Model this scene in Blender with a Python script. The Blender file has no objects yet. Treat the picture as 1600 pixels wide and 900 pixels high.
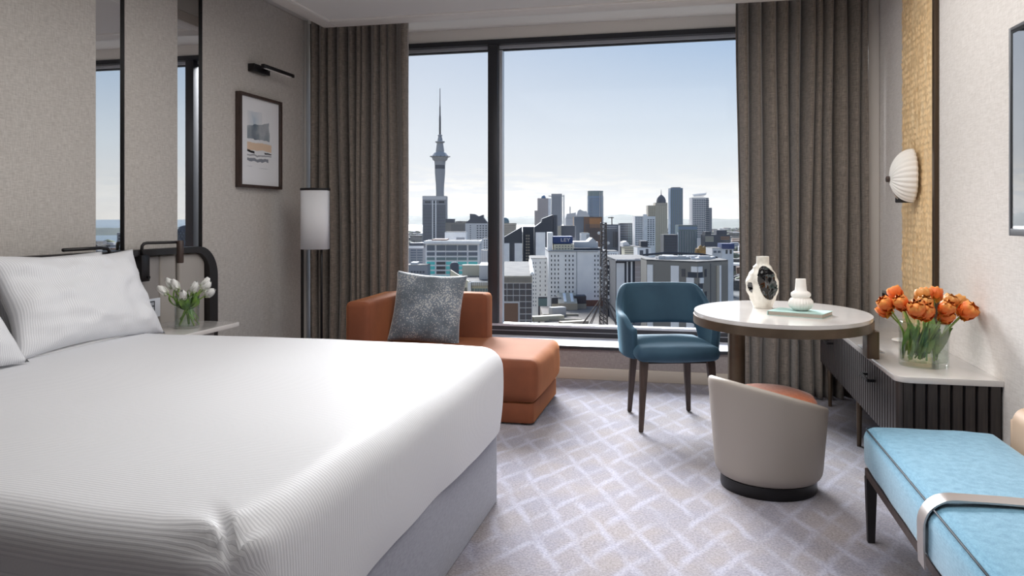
import bpy, bmesh, math, random
from mathutils import Vector, Matrix, noise as mnoise

scene = bpy.context.scene
C = scene.collection
PI = math.pi
R = math.radians
random.seed(7)

# ------------------------------------------------------------------ camera
FPX, YAW, CAMZ = 1218.0, R(12.95), 1.2
cam_d = bpy.data.cameras.new('camera')
cam = bpy.data.objects.new('camera', cam_d); C.objects.link(cam)
cam.location = (0, 0, CAMZ); cam.rotation_euler = (PI / 2, 0, YAW)
cam_d.sensor_fit = 'HORIZONTAL'; cam_d.sensor_width = 36.0
cam_d.lens = FPX / 1600 * 36.0
cam_d.shift_y = -110.0 / 1600
cam_d.clip_start = 0.05; cam_d.clip_end = 40000
scene.camera = cam


def lin(c):
    return c / 12.92 if c <= 0.04045 else ((c + 0.055) / 1.055) ** 2.4


def rgb(r, g, b):
    return (lin(r / 255), lin(g / 255), lin(b / 255), 1.0)


# ------------------------------------------------------------------ sky
world = bpy.data.worlds.new('sky'); scene.world = world
world.use_nodes = True
wn = world.node_tree; wn.nodes.clear()


def N(t, kind, **kw):
    n = t.nodes.new(kind)
    for k, v in kw.items():
        if k.startswith('i_'):
            n.inputs[k[2:].replace('_', ' ')].default_value = v
        elif isinstance(k, str) and k[0] == 'n' and k[1:].isdigit():
            n.inputs[int(k[1:])].default_value = v
        else:
            setattr(n, k, v)
    return n


def L(t, a, b):
    t.links.new(a, b)


def ramp(t, stops, interp='LINEAR'):
    n = t.nodes.new('ShaderNodeValToRGB'); e = n.color_ramp.elements
    n.color_ramp.interpolation = interp
    while len(e) < len(stops):
        e.new(0.5)
    for x, (p, c) in zip(e, stops):
        x.position = p; x.color = c if len(c) == 4 else (*c, 1)
    return n


def mixrgb(t, a, b, fac, blend='MIX'):
    n = t.nodes.new('ShaderNodeMix'); n.data_type = 'RGBA'; n.blend_type = blend
    for sock, v in ((n.inputs[6], a), (n.inputs[7], b), (n.inputs[0], fac)):
        if hasattr(v, 'is_output'):
            t.links.new(v, sock)
        else:
            sock.default_value = v
    return n.outputs[2]


def math_n(t, op, a, b=None, clamp=False):
    n = t.nodes.new('ShaderNodeMath'); n.operation = op; n.use_clamp = clamp
    for i, v in enumerate((a, b)):
        if v is None:
            continue
        if hasattr(v, 'is_output'):
            t.links.new(v, n.inputs[i])
        else:
            n.inputs[i].default_value = v
    return n.outputs[0]


def build_sky():
    t = wn
    tc = N(t, 'ShaderNodeTexCoord')
    sep = N(t, 'ShaderNodeSeparateXYZ'); L(t, tc.outputs['Generated'], sep.inputs[0])
    z, x = sep.outputs[2], sep.outputs[0]
    pale = ramp(t, [(0.0, rgb(232, 231, 230)), (0.10, rgb(226, 231, 238)), (0.24, rgb(203, 214, 231)), (0.6, rgb(172, 194, 222)), (1, rgb(144, 172, 208))])
    blue = ramp(t, [(0.0, rgb(236, 232, 225)), (0.09, rgb(218, 228, 236)), (0.24, rgb(146, 180, 218)), (0.6, rgb(122, 160, 208)), (1, rgb(104, 144, 198))])
    L(t, z, pale.inputs[0]); L(t, z, blue.inputs[0])
    fx = N(t, 'ShaderNodeMapRange', interpolation_type='SMOOTHSTEP'); L(t, x, fx.inputs[0])
    fx.inputs[1].default_value = -0.55; fx.inputs[2].default_value = 0.25
    sky = mixrgb(t, pale.outputs[0], blue.outputs[0], fx.outputs[0])
    # low cloud bank along the horizon
    mp = N(t, 'ShaderNodeMapping'); mp.inputs['Scale'].default_value = (9, 9, 60)
    L(t, tc.outputs['Generated'], mp.inputs[0])
    nz = N(t, 'ShaderNodeTexNoise'); nz.inputs['Scale'].default_value = 2.2; nz.inputs['Detail'].default_value = 7
    nz.inputs['Roughness'].default_value = 0.62
    L(t, mp.outputs[0], nz.inputs[0])
    cl = ramp(t, [(0.45, (0, 0, 0, 1)), (0.60, (1, 1, 1, 1))]); L(t, nz.outputs[0], cl.inputs[0])
    band = ramp(t, [(0.0, (0.75, 0.75, 0.75, 1)), (0.035, (1, 1, 1, 1)), (0.07, (0, 0, 0, 1))]); L(t, z, band.inputs[0])
    side = N(t, 'ShaderNodeMapRange'); L(t, x, side.inputs[0])
    side.inputs[1].default_value = -0.05; side.inputs[2].default_value = -0.35
    side.inputs[3].default_value = 0.35; side.inputs[4].default_value = 0.95
    k = math_n(t, 'MULTIPLY', math_n(t, 'MULTIPLY', cl.outputs[0], band.outputs[0]), side.outputs[0])
    sky = mixrgb(t, sky, rgb(255, 250, 240), k)
    bg = N(t, 'ShaderNodeBackground'); bg.inputs[1].default_value = 1.0
    L(t, sky, bg.inputs[0])
    out = N(t, 'ShaderNodeOutputWorld'); L(t, bg.outputs[0], out.inputs[0])


build_sky()

# ------------------------------------------------------------------ lights
sun_d = bpy.data.lights.new('sun', 'SUN'); sun_d.energy = 11.5; sun_d.angle = R(27)
sun_d.color = (0.975, 0.985, 1.0)
sun = bpy.data.objects.new('sun', sun_d); C.objects.link(sun)
SUN_AZ, SUN_EL = R(-19), R(27)          # towards the window, a little to its left
sdir = Vector((math.sin(SUN_AZ) * math.cos(SUN_EL), math.cos(SUN_AZ) * math.cos(SUN_EL), math.sin(SUN_EL)))
sun.rotation_euler = sdir.to_track_quat('Z', 'Y').to_euler(); sun.location = (-3, 12, 9)

room_d = bpy.data.lights.new('ceiling_fill', 'AREA'); room_d.shape = 'RECTANGLE'  # added fill light under the ceiling, out of view, without a fixture
room_d.size = 2.8; room_d.size_y = 2.8; room_d.energy = 66; room_d.color = (1.0, 0.98, 0.955)
room = bpy.data.objects.new('ceiling_fill', room_d); C.objects.link(room)
room.location = (-0.45, 2.9, 2.535)

scene.view_settings.view_transform = 'Standard'
scene.view_settings.look = 'None'
scene.view_settings.gamma = 1.0
scene.view_settings.use_curve_mapping = False
scene.view_settings.exposure = 0.0
scene.cycles.max_bounces = 10
scene.cycles.diffuse_bounces = 5
scene.cycles.transparent_max_bounces = 16
scene.cycles.caustics_reflective = False
scene.cycles.caustics_refractive = False
scene.cycles.sample_clamp_indirect = 6.0

# ------------------------------------------------------------------ pixel to place
FW = Vector((-math.sin(YAW), math.cos(YAW), 0)); RT = Vector((math.cos(YAW), math.sin(YAW), 0))


def ray(u, v):
    return FW + RT * ((u - 800) / FPX) + Vector((0, 0, (340 - v) / FPX))


def atX(u, v, x):
    d = ray(u, v); return Vector((0, 0, CAMZ)) + d * (x / d.x)


def atD(u, v, d):
    return Vector((0, 0, CAMZ)) + ray(u, v) * d


# ------------------------------------------------------------------ materials
MATS = {}


def mat(name, col, rough=0.6, metal=0.0, sheen=0.0, spec=0.5, col2=None, nscale=8.0, nmix=(0.35, 0.65), stretch=(1, 1, 1),
        bump=0.0, bscale=200.0, bdist=0.002, bstretch=(1, 1, 1), coat=0.0, sheencol=None, trans=0.0):
    if name in MATS:
        return MATS[name]
    m = bpy.data.materials.new(name); m.use_nodes = True; MATS[name] = m
    t = m.node_tree; b = t.nodes['Principled BSDF']
    b.inputs['Base Color'].default_value = col; b.inputs['Roughness'].default_value = rough
    b.inputs['Metallic'].default_value = metal; b.inputs['Specular IOR Level'].default_value = spec
    b.inputs['Sheen Weight'].default_value = sheen
    if sheen:
        b.inputs['Sheen Roughness'].default_value = 0.4
        b.inputs['Sheen Tint'].default_value = sheencol or (1, 1, 1, 1)
    b.inputs['Coat Weight'].default_value = coat
    b.inputs['Transmission Weight'].default_value = trans
    tc = None
    if col2 is not None or bump:
        tc = N(t, 'ShaderNodeTexCoord')
    if col2 is not None:
        mp = N(t, 'ShaderNodeMapping'); mp.inputs['Scale'].default_value = stretch
        L(t, tc.outputs['Object'], mp.inputs[0])
        nz = N(t, 'ShaderNodeTexNoise'); nz.inputs['Scale'].default_value = nscale; nz.inputs['Detail'].default_value = 6
        L(t, mp.outputs[0], nz.inputs[0])
        rp = ramp(t, [(nmix[0], col), (nmix[1], col2)]); L(t, nz.outputs[0], rp.inputs[0])
        L(t, rp.outputs[0], b.inputs['Base Color'])
    if bump:
        mp2 = N(t, 'ShaderNodeMapping'); mp2.inputs['Scale'].default_value = bstretch
        L(t, tc.outputs['Object'], mp2.inputs[0])
        nz2 = N(t, 'ShaderNodeTexNoise'); nz2.inputs['Scale'].default_value = bscale; nz2.inputs['Detail'].default_value = 3
        L(t, mp2.outputs[0], nz2.inputs[0])
        bp = N(t, 'ShaderNodeBump'); bp.inputs['Strength'].default_value = bump; bp.inputs['Distance'].default_value = bdist
        L(t, nz2.outputs[0], bp.inputs['Height']); L(t, bp.outputs[0], b.inputs['Normal'])
    return m


def clear_glass(name, tint=(1, 1, 1, 1), refl=0.06, edge=True):
    if name in MATS:
        return MATS[name]
    m = bpy.data.materials.new(name); m.use_nodes = True; MATS[name] = m
    t = m.node_tree; t.nodes.clear()
    tr = N(t, 'ShaderNodeBsdfTransparent'); tr.inputs[0].default_value = tint
    gl = N(t, 'ShaderNodeBsdfGlossy'); gl.inputs['Roughness'].default_value = 0.02
    mx = N(t, 'ShaderNodeMixShader'); mx.inputs[0].default_value = refl
    if edge:
        lw = N(t, 'ShaderNodeLayerWeight'); lw.inputs[0].default_value = 0.25
        f = math_n(t, 'ADD', math_n(t, 'MULTIPLY', lw.outputs['Facing'], 0.5), refl * 0.5, True)
        L(t, f, mx.inputs[0])
    L(t, tr.outputs[0], mx.inputs[1]); L(t, gl.outputs[0], mx.inputs[2])
    o = N(t, 'ShaderNodeOutputMaterial'); L(t, mx.outputs[0], o.inputs[0])
    return m


def woven(name, c1, c2, scale=260, rough=0.9, sheen=0.3, bump=0.25, big=None):
    """Linen-like weave from two crossed stretched noises."""
    if name in MATS:
        return MATS[name]
    m = bpy.data.materials.new(name); m.use_nodes = True; MATS[name] = m
    t = m.node_tree; b = t.nodes['Principled BSDF']
    b.inputs['Roughness'].default_value = rough; b.inputs['Sheen Weight'].default_value = sheen
    b.inputs['Specular IOR Level'].default_value = 0.2
    tc = N(t, 'ShaderNodeTexCoord'); s = []
    for st in ((1, 1, 0.12), (0.12, 0.12, 1)):
        mp = N(t, 'ShaderNodeMapping'); mp.inputs['Scale'].default_value = st; L(t, tc.outputs['Object'], mp.inputs[0])
        nz = N(t, 'ShaderNodeTexNoise'); nz.inputs['Scale'].default_value = scale; nz.inputs['Detail'].default_value = 2
        L(t, mp.outputs[0], nz.inputs[0]); s.append(nz.outputs[0])
    h = math_n(t, 'MULTIPLY', math_n(t, 'ADD', s[0], s[1]), 0.5)
    rp = ramp(t, [(0.36, c1), (0.64, c2)]); L(t, h, rp.inputs[0]); L(t, rp.outputs[0], b.inputs['Base Color'])
    bp = N(t, 'ShaderNodeBump'); bp.inputs['Strength'].default_value = bump; bp.inputs['Distance'].default_value = 0.002
    L(t, h, bp.inputs['Height']); L(t, bp.outputs[0], b.inputs['Normal'])
    return m


def stripe_linen(name):
    """White sateen with fine raised stripes that follow the UVs (V across the stripes, metres)."""
    m = bpy.data.materials.new(name); m.use_nodes = True; MATS[name] = m
    t = m.node_tree; b = t.nodes['Principled BSDF']
    b.inputs['Base Color'].default_value = rgb(238, 238, 239); b.inputs['Roughness'].default_value = 0.62
    b.inputs['Sheen Weight'].default_value = 0.15; b.inputs['Specular IOR Level'].default_value = 0.3
    uv = N(t, 'ShaderNodeUVMap'); uv.uv_map = 'UVMap'
    sp = N(t, 'ShaderNodeSeparateXYZ'); L(t, uv.outputs[0], sp.inputs[0])
    w = math_n(t, 'SINE', math_n(t, 'MULTIPLY', sp.outputs[1], 2 * PI / 0.0105))
    st = ramp(t, [(0.35, (0, 0, 0, 1)), (0.65, (1, 1, 1, 1))])
    L(t, math_n(t, 'ADD', math_n(t, 'MULTIPLY', w, 0.5), 0.5), st.inputs[0])
    c = mixrgb(t, rgb(230, 231, 234), rgb(214, 215, 219), st.outputs[0]); L(t, c, b.inputs['Base Color'])
    r = math_n(t, 'ADD', math_n(t, 'MULTIPLY', st.outputs[0], 0.25), 0.45); L(t, r, b.inputs['Roughness'])
    bp = N(t, 'ShaderNodeBump'); bp.inputs['Strength'].default_value = 0.35; bp.inputs['Distance'].default_value = 0.0012
    L(t, st.outputs[0], bp.inputs['Height']); L(t, bp.outputs[0], b.inputs['Normal'])
    return m


def carpet_mat():
    m = bpy.data.materials.new('carpet'); m.use_nodes = True; MATS['carpet'] = m
    t = m.node_tree; b = t.nodes['Principled BSDF']
    b.inputs['Roughness'].default_value = 0.95; b.inputs['Sheen Weight'].default_value = 0.35
    b.inputs['Specular IOR Level'].default_value = 0.1
    tc = N(t, 'ShaderNodeTexCoord')
    wob = N(t, 'ShaderNodeTexNoise'); wob.inputs['Scale'].default_value = 5.5; wob.inputs['Detail'].default_value = 2
    L(t, tc.outputs['Object'], wob.inputs[0])
    wv = N(t, 'ShaderNodeVectorMath', operation='MULTIPLY_ADD'); L(t, wob.outputs['Color'], wv.inputs[0])
    wv.inputs[1].default_value = (0.055, 0.055, 0); L(t, tc.outputs['Object'], wv.inputs[2])
    sp = N(t, 'ShaderNodeSeparateXYZ'); L(t, wv.outputs[0], sp.inputs[0])
    tot = None
    for k, (sx, sy, seed) in enumerate(((0.90, -0.45, 0.0), (0.91, 0.42, 7.3))):
        p = math_n(t, 'ADD', math_n(t, 'MULTIPLY', sp.outputs[0], sx / 0.132), math_n(t, 'MULTIPLY', sp.outputs[1], sy / 0.132))
        d = math_n(t, 'ABSOLUTE', math_n(t, 'SUBTRACT', math_n(t, 'FRACT', p), 0.5))
        line = N(t, 'ShaderNodeMapRange', interpolation_type='SMOOTHSTEP'); L(t, d, line.inputs[0])
        line.inputs[1].default_value = 0.20; line.inputs[2].default_value = 0.02
        nz = N(t, 'ShaderNodeTexNoise'); nz.inputs['Scale'].default_value = 5.5; nz.inputs['Detail'].default_value = 3
        off = N(t, 'ShaderNodeVectorMath', operation='ADD'); L(t, tc.outputs['Object'], off.inputs[0]); off.inputs[1].default_value = (seed, seed * 2, 0)
        L(t, off.outputs[0], nz.inputs[0])
        fade = N(t, 'ShaderNodeMapRange', interpolation_type='SMOOTHSTEP'); L(t, nz.outputs[0], fade.inputs[0])
        fade.inputs[1].default_value = 0.28; fade.inputs[2].default_value = 0.66
        q = math_n(t, 'MULTIPLY', line.outputs[0], fade.outputs[0])
        tot = q if tot is None else math_n(t, 'MAXIMUM', tot, q)
    pile = N(t, 'ShaderNodeTexNoise'); pile.inputs['Scale'].default_value = 105; pile.inputs['Detail'].default_value = 4; pile.inputs['Roughness'].default_value = 0.75
    L(t, tc.outputs['Object'], pile.inputs[0])
    big = N(t, 'ShaderNodeTexNoise'); big.inputs['Scale'].default_value = 4.5; big.inputs['Detail'].default_value = 4
    L(t, tc.outputs['Object'], big.inputs[0])
    base = ramp(t, [(0.34, rgb(88, 84, 91)), (0.66, rgb(168, 162, 168))]); L(t, pile.outputs[0], base.inputs[0])
    bl = ramp(t, [(0.35, rgb(138, 141, 166)), (0.66, rgb(164, 151, 144))]); L(t, big.outputs[0], bl.inputs[0])
    c = mixrgb(t, base.outputs[0], bl.outputs[0], 0.30)
    lc = ramp(t, [(0.34, rgb(142, 142, 162)), (0.66, rgb(196, 196, 214))]); L(t, pile.outputs[0], lc.inputs[0])
    c = mixrgb(t, c, lc.outputs[0], math_n(t, 'MULTIPLY', tot, 0.62)); L(t, c, b.inputs['Base Color'])
    bp = N(t, 'ShaderNodeBump'); bp.inputs['Strength'].default_value = 0.6; bp.inputs['Distance'].default_value = 0.006
    L(t, pile.outputs[0], bp.inputs['Height']); L(t, bp.outputs[0], b.inputs['Normal'])
    return m


def carved_oak():
    m = bpy.data.materials.new('carved_oak'); m.use_nodes = True; MATS['carved_oak'] = m
    t = m.node_tree; b = t.nodes['Principled BSDF']; b.inputs['Roughness'].default_value = 0.42
    tc = N(t, 'ShaderNodeTexCoord')
    mp2 = N(t, 'ShaderNodeMapping'); mp2.inputs['Scale'].default_value = (1, 1, 0.12); L(t, tc.outputs['Object'], mp2.inputs[0])
    nz = N(t, 'ShaderNodeTexNoise'); nz.inputs['Scale'].default_value = 40; nz.inputs['Detail'].default_value = 5; L(t, mp2.outputs[0], nz.inputs[0])
    rp = ramp(t, [(0.3, rgb(226, 188, 136)), (0.7, rgb(242, 214, 170))]); L(t, nz.outputs[0], rp.inputs[0])
    L(t, rp.outputs[0], b.inputs['Base Color'])
    return m


def spotted_velvet():
    m = bpy.data.materials.new('spotted_velvet'); m.use_nodes = True; MATS['spotted_velvet'] = m
    t = m.node_tree; b = t.nodes['Principled BSDF']; b.inputs['Roughness'].default_value = 0.7
    b.inputs['Sheen Weight'].default_value = 0.7
    tc = N(t, 'ShaderNodeTexCoord')
    vo = N(t, 'ShaderNodeTexVoronoi'); vo.inputs['Scale'].default_value = 92; L(t, tc.outputs['Object'], vo.inputs[0])
    nz = N(t, 'ShaderNodeTexNoise'); nz.inputs['Scale'].default_value = 7; nz.inputs['Detail'].default_value = 3; L(t, tc.outputs['Object'], nz.inputs[0])
    th = math_n(t, 'SUBTRACT', math_n(t, 'MULTIPLY', nz.outputs[0], 0.85), 0.10)
    dot = math_n(t, 'LESS_THAN', vo.outputs['Distance'], th)
    c = ramp(t, [(0.3, rgb(78, 88, 98)), (0.7, rgb(118, 128, 140))]); L(t, nz.outputs[0], c.inputs[0])
    cc = mixrgb(t, c.outputs[0], rgb(206, 204, 198), math_n(t, 'MULTIPLY', dot, 0.6)); L(t, cc, b.inputs['Base Color'])
    return m


M = {}
M['wall_fabric'] = woven('wall_fabric', rgb(176, 170, 164), rgb(203, 198, 192), 230)
M['wall_white'] = woven('wall_white', rgb(214, 208, 202), rgb(232, 227, 222), 190, bump=0.2, sheen=0.1)
M['paint_white'] = mat('paint_white', rgb(226, 222, 217), 0.55)
M['ceiling_paint'] = mat('ceiling_paint', rgb(212, 209, 206), 0.8)
M['trim_paint'] = mat('trim_paint', rgb(214, 208, 202), 0.5)
M['apron_fabric'] = woven('apron_fabric', rgb(150, 142, 142), rgb(178, 170, 168), 260)
M['skirting'] = mat('skirting', rgb(206, 196, 184), 0.5)
M['carpet'] = carpet_mat()
M['black'] = mat('black_metal', rgb(26, 24, 26), 0.38, spec=0.4)
M['bronze_black'] = mat('bronze_black', rgb(34, 30, 30), 0.4)
M['alu_dark'] = mat('dark_aluminium', rgb(52, 53, 58), 0.42, metal=0.35)
M['alu_light'] = mat('light_aluminium', rgb(196, 200, 208), 0.35, metal=0.3)
M['sill'] = mat('sill_white', rgb(222, 222, 228), 0.4)
M['pane'] = clear_glass('window_pane', (0.985, 0.99, 0.995, 1), 0.004, False)
M['mirror'] = mat('mirror_glass', (0.80, 0.80, 0.80, 1), 0.0, metal=1.0)
M['curtain'] = woven('curtain_cloth', rgb(106, 98, 91), rgb(146, 136, 126), 210, sheen=0.45, bump=0.3)
M['linen'] = stripe_linen('striped_linen')
M['sheet'] = mat('plain_sheet', rgb(240, 240, 240), 0.7, bump=0.15, bscale=30, bdist=0.004)
M['valance'] = woven('valance_cloth', rgb(138, 140, 154), rgb(160, 162, 174), 300, bump=0.12)
M['rust'] = mat('rust_velvet', rgb(112, 60, 36), 0.8, sheen=0.6, sheencol=rgb(255, 170, 110), col2=rgb(128, 70, 42), nscale=5, bump=0.15, bscale=400)
M['spots'] = spotted_velvet()
M['blue_velvet'] = mat('blue_velvet', rgb(36, 66, 86), 0.75, sheen=0.45, sheencol=rgb(150, 200, 225), col2=rgb(48, 80, 100), nscale=5, bump=0.1, bscale=400)
M['walnut'] = mat('dark_walnut', rgb(56, 44, 40), 0.45, col2=rgb(74, 58, 52), nscale=20, stretch=(4, 4, 0.4))
M['bronze'] = mat('bronze_metal', rgb(104, 88, 72), 0.42, metal=0.55, col2=rgb(90, 76, 62), nscale=12)
M['marble'] = mat('white_marble', rgb(228, 224, 220), 0.16, col2=rgb(216, 211, 207), nscale=3, coat=0.4)
M['slat_wood'] = mat('dark_slat_wood', rgb(46, 42, 42), 0.45, col2=rgb(66, 58, 55), nscale=24, stretch=(3, 3, 0.25))
M['carcass'] = mat('dark_carcass', rgb(20, 18, 18), 0.6)
M['taupe_leather'] = mat('taupe_leather', rgb(170, 161, 152), 0.5, bump=0.12, bscale=500, bdist=0.001)
M['coral'] = mat('coral_fabric', rgb(206, 116, 78), 0.85, sheen=0.5, bump=0.3, bscale=300, col2=rgb(220, 134, 96), nscale=60)
M['bench_blue'] = woven('bench_blue_wool', rgb(84, 136, 164), rgb(116, 166, 190), 330, sheen=0.35, bump=0.3)
M['piping'] = mat('dark_piping', rgb(34, 46, 58), 0.7)
M['silver'] = mat('silver_band', rgb(196, 188, 184), 0.32, metal=0.75)
M['tan_leather'] = mat('tan_leather', rgb(196, 166, 140), 0.55, bump=0.1, bscale=500, bdist=0.001)
M['oak'] = carved_oak()
M['panel_edge'] = mat('bronze_edge', rgb(74, 58, 42), 0.4, metal=0.4)
M['ceramic'] = mat('matte_ceramic', rgb(236, 233, 228), 0.55)
M['tv_bezel'] = mat('tv_bezel', rgb(140, 142, 146), 0.35, metal=0.6)
M['tv_black'] = mat('tv_black', rgb(8, 8, 9), 0.3)
M['leather_grey'] = mat('grey_leather', rgb(150, 145, 142), 0.55, bump=0.1, bscale=400, bdist=0.001)
M['leather_beige'] = mat('beige_leather', rgb(166, 160, 154), 0.5, bump=0.1, bscale=400, bdist=0.001)
M['lamp_shade'] = mat('lamp_shade', rgb(232, 232, 235), 0.75, trans=0.0)
M['glass'] = clear_glass('vase_glass', (0.96, 0.985, 0.97, 1), 0.06)
M['water'] = clear_glass('vase_water', (0.93, 0.97, 0.93, 1), 0.03)
M['book'] = mat('teal_cover', rgb(164, 196, 192), 0.6, col2=rgb(176, 206, 200), nscale=30)
M['pages'] = mat('book_pages', rgb(186, 178, 166), 0.8, col2=rgb(150, 142, 132), nscale=6, stretch=(1, 1, 90))
M['black_glaze'] = mat('black_glaze', rgb(10, 10, 12), 0.06, coat=0.6)
M['white_glaze'] = mat('stone_glaze', rgb(224, 220, 210), 0.3, col2=rgb(150, 142, 130), nscale=14, nmix=(0.5, 0.85), coat=0.3)
M['socket'] = mat('socket_grey', rgb(170, 168, 166), 0.4, metal=0.4)
M['socket_white'] = mat('socket_white', rgb(222, 226, 234), 0.35)


def tv_screen():
    m = bpy.data.materials.new('glossy_screen'); m.use_nodes = True
    b = m.node_tree.nodes['Principled BSDF']
    b.inputs['Base Color'].default_value = rgb(14, 15, 18); b.inputs['Roughness'].default_value = 0.02
    b.inputs['IOR'].default_value = 5.0; b.inputs['Coat Weight'].default_value = 1.0
    return m


M['screen'] = tv_screen()

# ------------------------------------------------------------------ mesh helpers


def finish(name, bm, m, parent=None, world=False, smooth=None, kind=None, label=None):
    me = bpy.data.meshes.new(name)
    bmesh.ops.recalc_face_normals(bm, faces=bm.faces[:])
    bm.to_mesh(me); bm.free()
    if world and parent is not None:
        me.transform(XF[parent.name].inverted())
    for mm in (m if isinstance(m, (list, tuple)) else [m]):
        me.materials.append(mm)
    if smooth is not None:
        me.polygons.foreach_set('use_smooth', [True] * len(me.polygons))
        if smooth < 180:
            me.set_sharp_from_angle(angle=R(smooth))
    o = bpy.data.objects.new(name, me); C.objects.link(o)
    o.parent = parent
    if kind:
        o['kind'] = kind
    if label:
        o['label'] = label
    return o


XF = {}


def thing(name, label, cat, loc=(0, 0, 0), rz=0.0, group=None):
    o = bpy.data.objects.new(name, None); C.objects.link(o)
    o.location = loc; o.rotation_euler = (0, 0, rz); o.empty_display_size = 0.1
    XF[o.name] = Matrix.Translation(Vector(loc)) @ Matrix.Rotation(rz, 4, 'Z')
    return tag(o, label, cat, group)


def tag(o, label, cat, group=None):
    o['label'] = label; o['category'] = cat
    if group:
        o['group'] = group
    return o


def struct(o):
    o['kind'] = 'structure'; return o


def box(bm, x0, x1, y0, y1, z0, z1, bev=0.0, seg=2):
    vs = [bm.verts.new(p) for p in ((x0, y0, z0), (x1, y0, z0), (x1, y1, z0), (x0, y1, z0), (x0, y0, z1), (x1, y0, z1), (x1, y1, z1), (x0, y1, z1))]
    fs = [bm.faces.new([vs[i] for i in f]) for f in ((3, 2, 1, 0), (4, 5, 6, 7), (0, 1, 5, 4), (1, 2, 6, 5), (2, 3, 7, 6), (3, 0, 4, 7))]
    if bev:
        es = list({e for f in fs for e in f.edges})
        bmesh.ops.bevel(bm, geom=es, offset=bev, segments=seg, profile=0.5, affect='EDGES')
    return vs


def bx(name, m, x0, x1, y0, y1, z0, z1, parent=None, bev=0.0, seg=2, world=False, smooth=None, **kw):
    bm = bmesh.new(); box(bm, x0, x1, y0, y1, z0, z1, bev, seg)
    return finish(name, bm, m, parent, world, (40 if bev else None) if smooth is None else smooth, **kw)


def tube(bm, pts, r, n=8, cap=True, radii=None):
    pts = [Vector(p) for p in pts]; rings = []
    up = None
    for i, p in enumerate(pts):
        d = (pts[min(i + 1, len(pts) - 1)] - pts[max(i - 1, 0)])
        if d.length < 1e-9:
            d = Vector((0, 0, 1))
        d.normalize()
        if up is None:
            up = Vector((0, 0, 1)) if abs(d.z) < 0.9 else Vector((1, 0, 0))
        a = d.cross(up)
        if a.length < 1e-5:
            a = d.cross(Vector((0, 1, 0)))
        a.normalize(); b = a.cross(d).normalized(); up = b
        rr = radii[i] if radii else r
        rings.append([bm.verts.new(p + (a * math.cos(2 * PI * k / n) + b * math.sin(2 * PI * k / n)) * rr) for k in range(n)])
    for A, B in zip(rings, rings[1:]):
        for k in range(n):
            bm.faces.new((A[k], A[(k + 1) % n], B[(k + 1) % n], B[k]))
    if cap:
        bm.faces.new(rings[0][::-1]); bm.faces.new(rings[-1])
    return rings


def lathe(bm, prof, n=32, cx=0, cy=0, fr=None, cap0=True, cap1=True):
    rings = []
    for j, (r, z) in enumerate(prof):
        rings.append([bm.verts.new((cx + (r * (fr(2 * PI * k / n, j) if fr else 1)) * math.cos(2 * PI * k / n),
                                    cy + (r * (fr(2 * PI * k / n, j) if fr else 1)) * math.sin(2 * PI * k / n), z)) for k in range(n)])
    for A, B in zip(rings, rings[1:]):
        for k in range(n):
            bm.faces.new((A[k], A[(k + 1) % n], B[(k + 1) % n], B[k]))
    if cap0:
        bm.faces.new(rings[0][::-1])
    if cap1:
        bm.faces.new(rings[-1])
    return rings


def prism(bm, poly, z0, z1, bev=0.0, seg=3, top_only=False):
    lo = [bm.verts.new((x, y, z0)) for x, y in poly]; hi = [bm.verts.new((x, y, z1)) for x, y in poly]
    n = len(poly)
    fb = bm.faces.new(lo[::-1]); ft = bm.faces.new(hi)
    for i in range(n):
        bm.faces.new((lo[i], lo[(i + 1) % n], hi[(i + 1) % n], hi[i]))
    if bev:
        es = list(ft.edges) + ([] if top_only else list(fb.edges))
        bmesh.ops.bevel(bm, geom=es, offset=bev, segments=seg, profile=0.5, affect='EDGES')
    return lo, hi


def grid(bm, nu, nv, fn, close_u=False):
    V = [[bm.verts.new(fn(i / (nu if close_u else nu - 1), j / (nv - 1))) for j in range(nv)] for i in range(nu)]
    for i in range(nu if close_u else nu - 1):
        for j in range(nv - 1):
            bm.faces.new((V[i][j], V[(i + 1) % nu][j], V[(i + 1) % nu][j + 1], V[i][j + 1]))
    return V


def arc(cx, cy, r, a0, a1, n=8):
    return [(cx + r * math.cos(a0 + (a1 - a0) * i / n), cy + r * math.sin(a0 + (a1 - a0) * i / n)) for i in range(n + 1)]


def rrect(x0, x1, y0, y1, r, n=6):
    return arc(x1 - r, y1 - r, r, 0, PI / 2, n) + arc(x0 + r, y1 - r, r, PI / 2, PI, n) + arc(x0 + r, y0 + r, r, PI, 1.5 * PI, n) + arc(x1 - r, y0 + r, r, 1.5 * PI, 2 * PI, n)


def subsurf(o, lv=1):
    md = o.modifiers.new('subdivide', 'SUBSURF'); md.levels = lv; md.render_levels = lv; return o


def sm(x, a, b):
    t = max(0.0, min(1.0, (x - a) / (b - a))); return t * t * (3 - 2 * t)


def nz3(x, y, z):
    return mnoise.noise(Vector((x, y, z)))


#@@SETTING
# ================================================================== THE ROOM
XL, XR, YB, YW, YA = -2.99, 1.20, -1.8, 6.20, 5.765
CE, CU = 2.55, 2.75
fl = struct(bx('floor', M['carpet'], -3.1, 1.3, -1.9, 5.80, -0.12, 0.0)); fl['label'] = 'pale grey carpet with a loose white diamond lattice'
wl = struct(bx('wall_left', M['wall_fabric'], -3.12, -2.997, -1.9, 6.4, 0, 2.95))
struct(bx('wall_right', M['wall_white'], 1.2, 1.32, -1.9, 6.4, 0, 2.95))
struct(bx('wall_back', M['wall_fabric'], -3.12, 1.32, -1.92, -1.8, 0, 2.95))
PF = -2.966                                                     # front of the padded wall panels
for y0, y1 in ((-1.79, 3.413), (3.613, 4.063), (4.297, 5.612)):
    bx('wall_panel', M['wall_fabric'], -2.9965, PF, y0, y1, 0.0, CU - .002, wl, bev=0.010, seg=3)
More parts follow.
